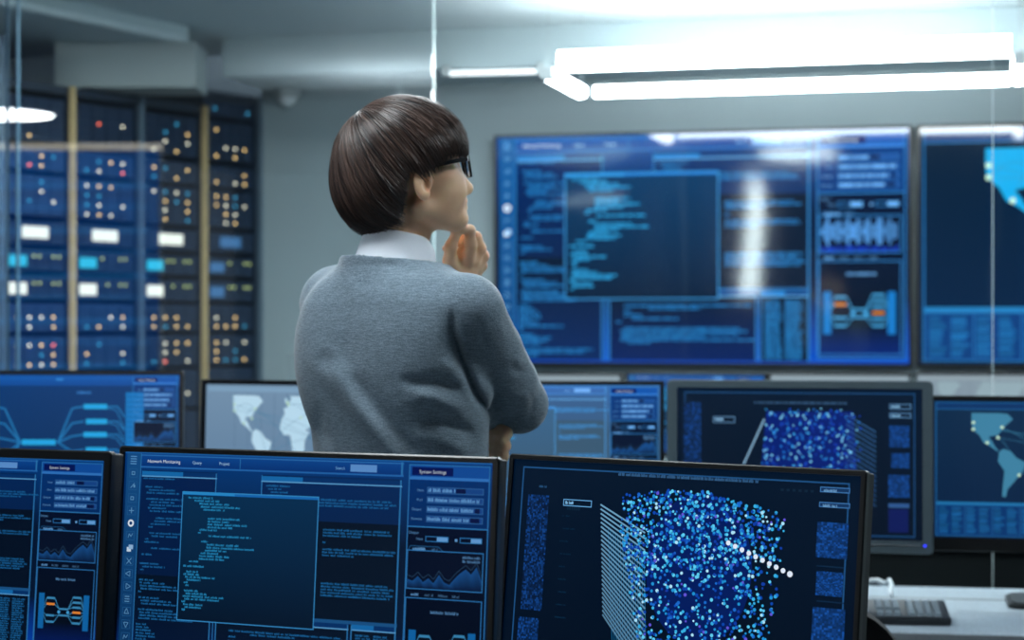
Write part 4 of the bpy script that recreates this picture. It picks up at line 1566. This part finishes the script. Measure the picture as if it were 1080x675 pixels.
B.cap(hp(.102, -.016, -.0455), hp(.102, .016, -.0455), .0022, .0022, .004, 's')
for s in (-1, 1):                                                                           # ears
    er = [unit(HF * .93 - HR * s * .36), unit(HR * s * .93 + HF * .36), HU]
    er[1] = unit(np.cross(HU, er[0]))
    tilt = RAD(-10)
    e0 = er[0] * math.cos(tilt) + HU * math.sin(tilt)
    e2 = -er[0] * math.sin(tilt) + HU * math.cos(tilt)
    ea = [e0, er[1], e2]
    c = hp(.006, s * .0760, .004)
    B.ell(c - e0 * .006, ea, (.0190, .0070, .0335), .006)
    B.ell(c - e0 * .001 - e2 * .024, ea, (.0105, .0060, .0105), .006)
    out = er[1] if er[1] @ HR * s > 0 else -er[1]
    B.ell(c - e0 * .001 + out * .007 + e2 * .001, ea, (.0115, .0095, .0215), .002, 's')
    B.cap(c - e0 * .012 + out * .004 - e2 * .004, c - e0 * .002 + out * .005 + e2 * .012, .003, .0026, .004)
    B.ell(c + e0 * .009 - e2 * .004, ea, (.005, .006, .008), .006)
# neck
NB = A((-.208, 3.352, 1.50))
NK = A((-.216, 3.352, 1.545))
B.cap(hp(-.030, 0, -.030), NB, .046, .046, .012)
B.cap(hp(.006, 0, -.060), NB + BF * .022 + A((0, 0, .01)), .028, .036, .015)
# torso and arms under the clothes
B.op((MX - .2, MY - .2, .8), (MX + .2, MY + .2, 1.50), torso_fn(-.022), .012)
for sh, el, wr in ((SHR, ELR, WRR), (SHL, ELL, WRL)):
    B.cap(NB + A((0, 0, -.075)), sh, .040, .038, .012)
    B.chain([sh, sh * .5 + el * .5, el], [.040, .036, .031], .03)
    B.chain([el, el * .65 + wr * .35, wr], [.031, .031, .025], .01)
# hips and legs
for s in (-1, 1):
    B.chain([bp_(s * .085, 0, .85), bp_(s * .09, .005, .48), bp_(s * .095, -.01, .09)], [.088, .055, .038], .03)
    B.cap(bp_(s * .095, -.03, .045), bp_(s * .105, .15, .03), .034, .028, .02)

# right hand under the chin: palm, index raised to the chin, others curled, thumb up
def hand(pts):
    return [PP(*p) for p in pts]
pal = PP(489, 279, 3.462)
B.cap(WRR, PP(486, 285, 3.465), .0255, .029, .012)
B.ell(PP(490, 275, 3.458), [unit(A((.95, .2, -.1))), unit(A((-.2, .95, 0))), unit(A((.1, 0, .95)))], (.029, .019, .032), .012)
B.chain(hand([(494, 274, 3.440), (496.5, 258, 3.428), (495.5, 243, 3.415), (487, 240.5, 3.402), (480.5, 244, 3.400)]), [.0125, .0108, .0098, .0086, .0076], .008)     # index
B.chain(hand([(500, 274, 3.452), (506, 262, 3.452), (502, 250, 3.446), (490, 251, 3.442), (484, 256, 3.438)]), [.0125, .0112, .0098, .0088, .0078], .007)           # middle
B.chain(hand([(503, 280, 3.468), (509.5, 270, 3.470), (505, 262, 3.474), (488, 259, 3.472), (478, 260, 3.466)]), [.0122, .0108, .0098, .0085, .0075], .007)         # ring
B.chain(hand([(502, 288, 3.480), (508, 280, 3.484), (503, 273, 3.490), (486, 266, 3.486), (470, 262, 3.478)]), [.0112, .0098, .0088, .0078, .0068], .007)           # little
B.chain(hand([(482, 290, 3.446), (474.5, 275, 3.428), (475.5, 260, 3.414), (481, 246.5, 3.406)]), [.0150, .0125, .0108, .0086], .012)                                 # thumb
B.ell(PP(480.6, 247.5, 3.3985), [unit(A((1, .2, 0))), unit(A((-.2, 1, .25))), unit(A((.3, -.25, 1)))], (.0052, .0016, .0066), .0015)                                    # thumb nail
# left hand, fingers wrapped around the right elbow from below
B.cap(WRL, PP(514, 466, 3.452), .025, .028, .012)
B.ell(PP(517, 464, 3.440), [unit(A((.9, -.3, .1))), unit(A((.3, .9, 0))), BU], (.030, .018, .027), .012)
B.chain(hand([(519, 452, 3.425), (528, 452, 3.400), (534.5, 457, 3.392), (530, 464, 3.388)]), [.0118, .0108, .0100, .0086], .008)
B.chain(hand([(520, 463, 3.430), (528, 464, 3.403), (533, 470, 3.394), (530, 476, 3.392)]), [.0118, .0106, .0096, .0082], .007)
B.chain(hand([(519, 472, 3.432), (527, 475, 3.405), (531, 481, 3.397), (528, 487, 3.395)]), [.0112, .0102, .0094, .0080], .007)
B.chain(hand([(516, 480, 3.436), (522, 485, 3.412), (525, 491, 3.405), (522, 496, 3.402)]), [.0102, .0092, .0084, .0072], .007)
B.chain(hand([(512, 452, 3.438), (515, 442, 3.430), (524, 437, 3.425), (533, 438, 3.43)]), [.0135, .0115, .0105, .0090], .010)
co, fc = B.mesh()
co = relax(co, fc, 1, .4)
M_skin = bpy.data.materials.new('skin')
M_skin.use_nodes = True
_b = M_skin.node_tree.nodes['Principled BSDF']
_b.inputs['Base Color'].default_value = rgb(214, 170, 132)
_b.inputs['Roughness'].default_value = .48
_b.inputs['Subsurface Weight'].default_value = .25
_b.inputs['Subsurface Radius'].default_value = (.012, .004, .002)
_b.inputs['Subsurface Scale'].default_value = .5
_nn = M_skin.node_tree.nodes.new('ShaderNodeTexNoise')
_nn.inputs['Scale'].default_value = 38
_cr = M_skin.node_tree.nodes.new('ShaderNodeValToRGB')
_cr.color_ramp.elements[0].color = rgb(220, 172, 136)
_cr.color_ramp.elements[1].color = rgb(238, 198, 162)
_tc2 = M_skin.node_tree.nodes.new('ShaderNodeTexCoord')
M_skin.node_tree.links.new(_tc2.outputs['Object'], _nn.inputs['Vector'])
M_skin.node_tree.links.new(_nn.outputs['Fac'], _cr.inputs[0])
M_skin.node_tree.links.new(_cr.outputs[0], _b.inputs['Base Color'])
np_mesh('body', co, fc, M_skin, man, MAN_ROOT)
del B

# ---------------------------------------------------------------- sweater
col_n = unit(A((0, 0, 1.)) + BF * .16 + A((.05, 0, 0)))
S = Field(np.arange(-.44, .12, .0034), np.arange(3.08, 3.74, .0034), np.arange(.86, 1.60, .0034))
S.op((MX - .24, MY - .24, .84), (MX + .24, MY + .24, 1.56), torso_fn(.004, .004), .03)
TRAP = NB + A((0, 0, -.055))
S.cap(TRAP + BR * .03, SHR + A((0, 0, .006)), .066, .060, .03)
S.cap(TRAP - BR * .03, SHL + A((0, 0, .004)), .066, .058, .03)
S.cap(NB + A((0, 0, -.065)), NK - col_n * .022, .098, .083, .035)
S.cap(PP(500, 428, 3.36), PP(515, 436, 3.405), .034, .030, .025)
S.cap(NB + A((0, 0, -.030)) - BR * .03, SHL + A((0, 0, .014)), .070, .056, .03)
S.ell(bp_(-.085, -.075, 1.36), [BR, BF, BU], (.085, .045, .12), .04)          # shoulder blades
S.ell(bp_(.085, -.075, 1.36), [BR, BF, BU], (.085, .045, .12), .04)
for sh, el, wr, k in ((SHR, ELR, WRR, .014), (SHL, ELL, WRL, .02)):
    m1, m2 = sh * .6 + el * .4, sh * .25 + el * .75
    S.chain([sh, m1, m2, el], [.064, .060, .056, .051], k)
    S.chain([el, el * .7 + wr * .3, el * .06 + wr * .94], [.051, .049, .036], .012)


def fold(pts, w, amp):
    """soft ridge (amp > 0) or crease along a line on the back, given where the line runs"""
    P2 = [(A(a), A(b)) for a, b in zip(pts[:-1], pts[1:])]
    allx = [(p[0] - CX) / F * 3.3 for p in pts]
    allz = [EYE + (CY - p[1]) / F * 3.3 for p in pts]
    lo = (min(allx) - .08, 3.08, min(allz) - .08)
    hi = (max(allx) + .08, 3.52, max(allz) + .08)

    def fn(X, Y, Z):
        x = CX + F * X / Y
        y = CY - F * (Z - EYE) / Y
        best = None
        for a, b in P2:
            ab = b - a
            t = np.clip(((x - a[0]) * ab[0] + (y - a[1]) * ab[1]) / (ab @ ab), 0, 1)
            d = (x - a[0] - t * ab[0]) ** 2 + (y - a[1] - t * ab[1]) ** 2
            best = d if best is None else np.minimum(best, d)
        de = np.minimum((x - pts[0][0]) ** 2 + (y - pts[0][1]) ** 2, (x - pts[-1][0]) ** 2 + (y - pts[-1][1]) ** 2)
        return (-amp * np.exp(-best / (w * w)) * (1 - np.exp(-de / (18.0 * 18.0)))).astype(np.float32)
    S.op(lo, hi, fn, 0, 'o')


fold([(477, 318), (479, 350), (486, 378), (500, 412), (519, 446)], 4.5, -.010)
fold([(342, 378), (352, 392), (372, 425), (402, 462), (432, 500)], 12, .0130)
fold([(366, 388), (392, 425), (430, 470), (450, 495)], 9, -.0050)
fold([(415, 404), (432, 402), (462, 402), (494, 416)], 6, -.009)
fold([(420, 418), (455, 420), (500, 436)], 8, .008)
fold([(430, 440), (468, 444), (508, 462)], 6, -.007)
fold([(420, 458), (462, 463), (505, 482)], 7, .005)
fold([(455, 375), (478, 392), (494, 410)], 7, .004)
fold([(335, 420), (338, 450), (350, 480)], 7, -.004)
fold([(538, 372), (549, 382), (561, 380)], 4.0, .0055)
fold([(530, 384), (548, 392), (566, 390)], 4.0, -.0050)
fold([(520, 400), (545, 418), (572, 414)], 6, .0035)
fold([(556, 402), (562, 425), (556, 452)], 3.0, -.0030)
fold([(505, 395), (530, 428), (536, 452)], 7, .004)
fold([(520, 330), (530, 350), (536, 366)], 5, .0035)
fold([(500, 325), (508, 355), (520, 378)], 6, -.003)
fold([(378, 281), (405, 279), (440, 285)], 3.0, -.0020)
fold([(452, 282), (466, 296), (478, 318)], 1.8, -.0022)
fold([(345, 300), (380, 310), (430, 305)], 10, .002)
# neck opening, lower at the front


def neck_cut(X, Y, Z):
    h = (X - NK[0]) * col_n[0] + (Y - NK[1]) * col_n[1] + (Z - NK[2]) * col_n[2]
    px_, py_, pz_ = X - NK[0] - h * col_n[0], Y - NK[1] - h * col_n[1], Z - NK[2] - h * col_n[2]
    rr_ = np.sqrt(px_ ** 2 + py_ ** 2 + pz_ ** 2)
    return np.maximum(rr_ - .0720 - np.maximum(h + .030, 0) * 2.5, -.058 - h).astype(np.float32)
S.op(NK - .13, NK + .13, neck_cut, .004, 's')
co, fc = S.mesh()
co = relax(co, fc, 1, .4)
del S
M_knit = bpy.data.materials.new('grey_knit')
M_knit.use_nodes = True
nt = M_knit.node_tree
_b = nt.nodes['Principled BSDF']
_b.inputs['Roughness'].default_value = .92
_b.inputs['Specular IOR Level'].default_value = .2
_b.inputs['Sheen Weight'].default_value = .35
_b.inputs['Sheen Roughness'].default_value = .4
tc = nt.nodes.new('ShaderNodeTexCoord')
mp = nt.nodes.new('ShaderNodeMapping')
mp.inputs['Scale'].default_value = (70, 70, 620)
nz = nt.nodes.new('ShaderNodeTexNoise')
nz.inputs['Scale'].default_value = 1.0
nz.inputs['Detail'].default_value = 3
nt.links.new(tc.outputs['Object'], mp.inputs['Vector'])
nt.links.new(mp.outputs[0], nz.inputs['Vector'])
n3 = nt.nodes.new('ShaderNodeTexNoise')
n3.inputs['Scale'].default_value = 420
n3.inputs['Detail'].default_value = 2
nt.links.new(tc.outputs['Object'], n3.inputs['Vector'])
ad = nt.nodes.new('ShaderNodeMath')
ad.operation = 'ADD'
nt.links.new(nz.outputs['Fac'], ad.inputs[0])
nt.links.new(n3.outputs['Fac'], ad.inputs[1])
cr = nt.nodes.new('ShaderNodeValToRGB')
cr.color_ramp.elements[0].position = .36
cr.color_ramp.elements[1].position = .64
cr.color_ramp.elements[0].color = rgb(80, 95, 107)
cr.color_ramp.elements[1].color = rgb(121, 137, 149)
hf = nt.nodes.new('ShaderNodeMath')
hf.operation = 'MULTIPLY'
hf.inputs[1].default_value = .5
nt.links.new(ad.outputs[0], hf.inputs[0])
nt.links.new(hf.outputs[0], cr.inputs[0])
nt.links.new(cr.outputs[0], _b.inputs['Base Color'])
bm_ = nt.nodes.new('ShaderNodeBump')
bm_.inputs['Strength'].default_value = .35
bm_.inputs['Distance'].default_value = .002
nt.links.new(ad.outputs[0], bm_.inputs['Height'])
nt.links.new(bm_.outputs[0], _b.inputs['Normal'])
swe = np_mesh('sweater', co, fc, M_knit, man, MAN_ROOT)

# ---------------------------------------------------------------- white shirt collar
M_shirt = mat('white_shirt', rgb(236, 241, 250), .7, noise=.03, nscale=300, bump=.06, bscale=500)
cf = unit(BF - col_n * (BF @ col_n))
cr_ = np.cross(cf, col_n)
n = 64
rows = [(.0740, -.062), (.0640, -.050), (.0580, -.036), (.0545, .016), (.0558, .025), (.0580, .027), (.0605, .023), (.0650, .002), (.0695, -.026), (.0705, -.038), (.0640, -.036)]
v = []
for r_, h in rows:
    for k in range(n):
        w = 2 * math.pi * k / n
        front = max(0, math.cos(w))                       # w = 0 at the throat
        drop = .036 * front ** 2 + (.016 * front if -.04 < h < -.02 and r_ > .06 else 0)
        rr_ = r_ * (1.0 + .27 * front)
        v.append(NK + A((.004, 0, 0)) + cf * .008 + cf * (rr_ * math.cos(w)) + cr_ * (rr_ * .97 * math.sin(w)) + col_n * (h - drop * 1.0))
f = [(i * n + k, i * n + (k + 1) % n, (i + 1) * n + (k + 1) % n, (i + 1) * n + k) for i in range(len(rows) - 1) for k in range(n)]
o = MB().add([tuple(p - A(MAN_ROOT)) for p in v], f).build('shirt_collar', M_shirt, man, smooth=True, angle=RAD(60))
fix_normals(o)

# ---------------------------------------------------------------- trousers and shoes
Tf = Field(np.arange(-.42, .06, .008), np.arange(3.12, 3.60, .008), np.arange(.03, .98, .008))
Tf.op((MX - .2, MY - .2, .84), (MX + .2, MY + .2, .96), lambda X, Y, Z: np.maximum(torso_fn(-.003)(X, Y, np.minimum(Z, .93) + 0 * X), Z - .93), .02)
for s in (-1, 1):
    Tf.chain([bp_(s * .085, 0, .85), bp_(s * .09, .005, .48), bp_(s * .095, -.01, .07)], [.100, .072, .062], .04)
co, fc = Tf.mesh()
np_mesh('trousers', co, fc, mat('dark_trousers', rgb(32, 36, 46), .85, noise=.15, nscale=150, bump=.2, bscale=400), man, MAN_ROOT)
for s in (-1, 1):
    Sf = Field(np.arange(-.42, .08, .005), np.arange(3.16, 3.66, .005), np.arange(-.015, .13, .005))
    Sf.cap(bp_(s * .095, -.03, .052), bp_(s * .107, .17, .040), .048, .040, .02)
    Sf.cap(bp_(s * .095, -.02, .09), bp_(s * .095, -.02, .06), .046, .048, .02)
    Sf.op((-.4, 3.2, -.01), (.06, 3.6, .004), lambda X, Y, Z: (Z - .004) + 0 * X + 0 * Y, .002, 's')
    co, fc = Sf.mesh()
    np_mesh('shoe', co, fc, mat('black_leather', rgb(24, 22, 22), .35, noise=.1, nscale=60), man, MAN_ROOT)

# ---------------------------------------------------------------- hair
hc = A((-.012, 0, .045))


def cap_sdf(p):
    """p: (..., 3) head-local"""
    def e(c, r):
        q = (p - A(c)) / A(r)
        k0 = np.sqrt((q ** 2).sum(-1))
        k1 = np.sqrt(((q / A(r)) ** 2).sum(-1)) + 1e-9
        return k0 * (k0 - 1) / k1
    d = e((-.012, 0, .052), (.117, .093, .108))
    for c, r, k in (((-.040, 0, -.005), (.092, .084, .084), .04), ((.045, 0, .055), (.058, .076, .056), .04)):
        d2 = e(c, r)
        h = np.maximum(k - np.abs(d - d2), 0) / k
        d = np.minimum(d, d2) - h * h * k * .25
    return d


def cap_R(dirs):
    lo, hi = np.full(dirs.shape[:-1], .03), np.full(dirs.shape[:-1], .25)
    for _ in range(26):
        m = (lo + hi) / 2
        ins = cap_sdf(hc + dirs * m[..., None]) < 0
        lo, hi = np.where(ins, m, lo), np.where(ins, hi, m)
    return lo


AZ = A([0, 25, 40, 55, 68, 78, 92, 97, 104, 112, 135, 150, 165, 180])
ZL_ = A([.041, .040, .037, .030, .020, .014, .022, .018, -.020, -.060, -.068, -.073, -.076, -.076])


def zlow(az):
    return np.interp(np.abs(az), AZ, ZL_)


# base cap: closed sheet down to the hair line
nu, nv = 120, 40
V, Fc = [], []
az = np.linspace(-180, 180, nu, endpoint=False)
top = []
for a in az:
    ar = RAD(a)
    zl = zlow(a) + .008
    th = np.linspace(0, math.pi * .93, 400)
    dirs = np.stack([np.sin(th) * math.cos(ar), np.sin(th) * math.sin(ar), np.cos(th)], -1)
    R_ = cap_R(dirs)
    pz = (hc + dirs * R_[:, None])[:, 2]
    below = np.where(pz < zl)[0]
    tmax = th[below[0]] if len(below) else th[-1]
    tt = np.linspace(.02, tmax, nv)
    dirs = np.stack([np.sin(tt) * math.cos(ar), np.sin(tt) * math.sin(ar), np.cos(tt)], -1)
    R_ = cap_R(dirs) - .004
    P_ = hc + dirs * R_[:, None]
    inner = hc + dirs[-1] * (R_[-1] - .022)
    top.append(np.concatenate([P_, inner[None]], 0))
top = np.stack(top)                      # nu, nv+1, 3
for i in range(nu):
    for j in range(nv + 1):
        V.append(tuple(hp(*top[i, j]) - A(MAN_ROOT)))
w = nv + 1
for i in range(nu):
    for j in range(nv):
        a, b = i * w + j, ((i + 1) % nu) * w + j
        Fc.append((a, a + 1, b + 1, b))
Fc.append(tuple(i * w for i in range(nu)))
hair = MB().add(V, Fc)

# strands: run from the whorl over the cap to the hair line
whorl = unit(A((-.50, -.10, .86)))
wu = unit(np.cross(whorl, A((0, 1, 0))))
wv = np.cross(whorl, wu)
hcol = []
nbase = len(hair.f)
hr_ = random.Random(3)
NS, NP = 5200, 15
al = rng.uniform(0, 2 * math.pi, NS)
start = rng.uniform(0, 1, NS) ** 1.3 * .62
drift = rng.normal(0, .05, NS)
lock = np.interp(np.arange(720), np.arange(0, 721, 10), rng.normal(0, 1, 73))
lift = np.abs(rng.normal(0, .0026, NS)) + .0016 * np.abs(lock[(al / (2 * math.pi) * 720).astype(int) % 720])
ext = np.abs(rng.normal(0, .006, NS))
ts = np.linspace(0, 1, 60)
bt = np.linspace(0.02, 2.75, 220)
strand_pts, strand_rad, strand_c = [], [], []
for i in range(NS):
    a = al[i] + drift[i] * (bt / 1.5)
    d = np.cos(bt)[:, None] * whorl + np.sin(bt)[:, None] * (np.cos(a)[:, None] * wu + np.sin(a)[:, None] * wv)
    R_ = cap_R(d)
    p = hc + d * R_[:, None]
    azp = np.degrees(np.arctan2(p[:, 1], p[:, 0] - hc[0]))
    ok = p[:, 2] > zlow(azp) - ext[i]
    stop = np.argmax(~ok) if (~ok).any() else len(bt) - 1
    if stop < 12:
        continue
    e = int(stop * hr_.uniform(.90, 1.0))
    s0 = int(start[i] * e)
    if e - s0 < 8:
        continue
    ii = np.linspace(s0, e, NP)
    q = np.stack([np.interp(ii, np.arange(len(bt)), p[:, c]) for c in range(3)], -1)
    dd = q - hc
    dd /= np.linalg.norm(dd, axis=-1, keepdims=True)
    t = np.linspace(0, 1, NP)
    wob = .0008 * np.sin(t * 9 + i)
    q = q + dd * (-.0028 + lift[i] * np.sin(t * math.pi * .9) + wob)[:, None]
    strand_pts.append(q)
    strand_rad.append((hr_.uniform(.0008, .0018)) * (1 - .75 * t ** 3) * np.minimum(1, .35 + t * 4))
    strand_c.append(min(1, max(0, .95 * hr_.random() ** 1.3 + .12 * lock[int(al[i] / (2 * math.pi) * 720) % 720] + .08)))
SP = np.stack(strand_pts)
SR = np.stack(strand_rad)
N = len(SP)
W3 = HC + SP[..., 0:1] * HF + SP[..., 1:2] * HR + SP[..., 2:3] * HU - A(MAN_ROOT)
ctr = hp(*hc) - A(MAN_ROOT)
tan = np.gradient(W3, axis=1)
tan /= np.linalg.norm(tan, axis=-1, keepdims=True) + 1e-9
out = W3 - ctr
out -= (out * tan).sum(-1, keepdims=True) * tan
out /= np.linalg.norm(out, axis=-1, keepdims=True)
sid = np.cross(tan, out)
ring_pts = []
for c_, s_ in ((1.0, 0.0), (-.25, 1.0), (-.25, -1.0)):
    ring_pts.append(W3 + (out * c_ * .75 + sid * s_ * 1.15) * SR[..., None])
RP = np.stack(ring_pts, 2)               # N, NP, 3, 3
base_n = len(hair.v)
vv = RP.reshape(-1, 3)
ff = []
idx = np.arange(N * NP * 3).reshape(N, NP, 3)
for k in range(3):
    k2 = (k + 1) % 3
    ff.append(np.stack([idx[:, :-1, k], idx[:, :-1, k2], idx[:, 1:, k2], idx[:, 1:, k]], -1).reshape(-1, 4))
ff = np.concatenate(ff)
me = bpy.data.meshes.new('hair')
allv = [tuple(p) for p in hair.v] + [tuple(p) for p in vv]
me.from_pydata(allv, [], [tuple(f_) for f_ in hair.f] + [tuple(int(x) + base_n for x in f_) for f_ in ff])
tone = me.attributes.new('tone', 'FLOAT', 'POINT')
tb = np.concatenate([np.full(base_n, .2), np.repeat(np.array(strand_c), NP * 3)]).astype(np.float32)
tone.data.foreach_set('value', tb)
me.polygons.foreach_set('use_smooth', [True] * len(me.polygons))
M_hair = bpy.data.materials.new('dark_brown_hair')
M_hair.use_nodes = True
nt = M_hair.node_tree
_b = nt.nodes['Principled BSDF']
_b.inputs['Roughness'].default_value = .30
_b.inputs['Specular IOR Level'].default_value = .42
at = nt.nodes.new('ShaderNodeAttribute')
at.attribute_name = 'tone'
cr = nt.nodes.new('ShaderNodeValToRGB')
cr.color_ramp.elements[0].color = rgb(24, 20, 21)
cr.color_ramp.elements[1].color = rgb(76, 59, 52)
cr.color_ramp.elements[1].position = 1.0
nt.links.new(at.outputs['Fac'], cr.inputs[0])
nt.links.new(cr.outputs[0], _b.inputs['Base Color'])
me.materials.append(M_hair)
me.update()
ho = bpy.data.objects.new('hair', me)
COL.objects.link(ho)
ho.parent = man

# ---------------------------------------------------------------- glasses
M_frame = mat('glasses_frame', rgb(14, 16, 20), .25, noise=.05, nscale=40)
M_lens = glass_mat('glasses_lens', (.80, .90, 1.0, 1), 1.45)
L = lambda x, y, z: tuple(hp(x, y, z) - A(MAN_ROOT))
GX, GZ = .106, .019
gf = MB()


def rim(s):
    return [(GX - .010 * (abs(yy) / .06) ** 2, s * yy, GZ + zz) for yy, zz in
            [(p[0] + .034, p[1]) for p in rrect(.052, .036, .010, 4)]]
for s in (-1, 1):
    pts = rim(s)
    m = len(pts)
    sec = [(-.0021, -.0014), (.0021, -.0014), (.0021, .0018), (-.0021, .0018)]
    cz, cy_ = GZ, s * .034
    v, f = [], []
    for p in pts:
        dy, dz = p[1] - cy_, p[2] - cz
        l = math.hypot(dy, dz)
        for a, b in sec:
            v.append(L(p[0] + a, p[1] + dy / l * b, p[2] + dz / l * (b + (.0012 if dz > .012 else 0))))
    f = [(i * 4 + k, i * 4 + (k + 1) % 4, ((i + 1) % m) * 4 + (k + 1) % 4, ((i + 1) % m) * 4 + k) for i in range(m) for k in range(4)]
    gf.add(v, f)
gf.tube([L(GX, -.009, GZ + .006), L(GX + .004, 0, GZ + .009), L(GX, .009, GZ + .006)], .0022, 8)
go = fix_normals(gf.build('eyeglasses', M_frame, man))
for s in (-1, 1):
    pts = rim(s)
    m = len(pts)
    v = [L(p[0] - .0006, p[1], p[2]) for p in pts] + [L(p[0] + .0006, p[1], p[2]) for p in pts]
    f = [tuple(range(m)), tuple(range(2 * m - 1, m - 1, -1))] + [(i, i + m, (i + 1) % m + m, (i + 1) % m) for i in range(m)]
    fix_normals(MB().add(v, f).build('lens', M_lens, go))
    t = MB()
    path = [(GX - .010, s * .0605, GZ + .012), (GX - .016, s * .0740, GZ + .012), (.06, s * .0830, GZ + .011), (.012, s * .0830, GZ + .007), (-.012, s * .0795, GZ + .0)]
    v = []
    for p in path:
        for a, b in ((-.0013, -.0036), (.0013, -.0036), (.0013, .0036), (-.0013, .0036)):
            v.append(L(p[0], p[1] + a, p[2] + b))
    f = [(i * 4 + k, i * 4 + (k + 1) % 4, (i + 1) * 4 + (k + 1) % 4, (i + 1) * 4 + k) for i in range(len(path) - 1) for k in range(4)] + [(0, 1, 2, 3), (19, 18, 17, 16)]
    fix_normals(t.add(v, f).build('temple', M_frame, go))
# ---------------------------------------------------------------- camera, ambience, picture settings
cd = bpy.data.cameras.new('camera')
cam = bpy.data.objects.new('camera', cd)
COL.objects.link(cam)
cam.location = (0, 0, EYE)
cam.rotation_euler = (RAD(90), 0, 0)
cd.sensor_width = 36
cd.lens = F / 1080 * 36
cd.clip_start = .05
cd.dof.use_dof = True
cd.dof.focus_distance = 2.92
cd.dof.aperture_fstop = 3.9
SC.camera = cam
w = bpy.data.worlds.new('world')
SC.world = w
w.use_nodes = True
w.node_tree.nodes['Background'].inputs[0].default_value = (.25, .33, .42, 1)
w.node_tree.nodes['Background'].inputs[1].default_value = .3
SC.view_settings.view_transform = 'Standard'
SC.view_settings.look = 'None'
SC.view_settings.exposure = 0.0
SC.view_settings.gamma = 1.0
SC.view_settings.use_curve_mapping = False
SC.cycles.max_bounces = 10
SC.cycles.transparent_max_bounces = 16
SC.cycles.caustics_reflective = False
SC.cycles.sample_clamp_indirect = 6.0
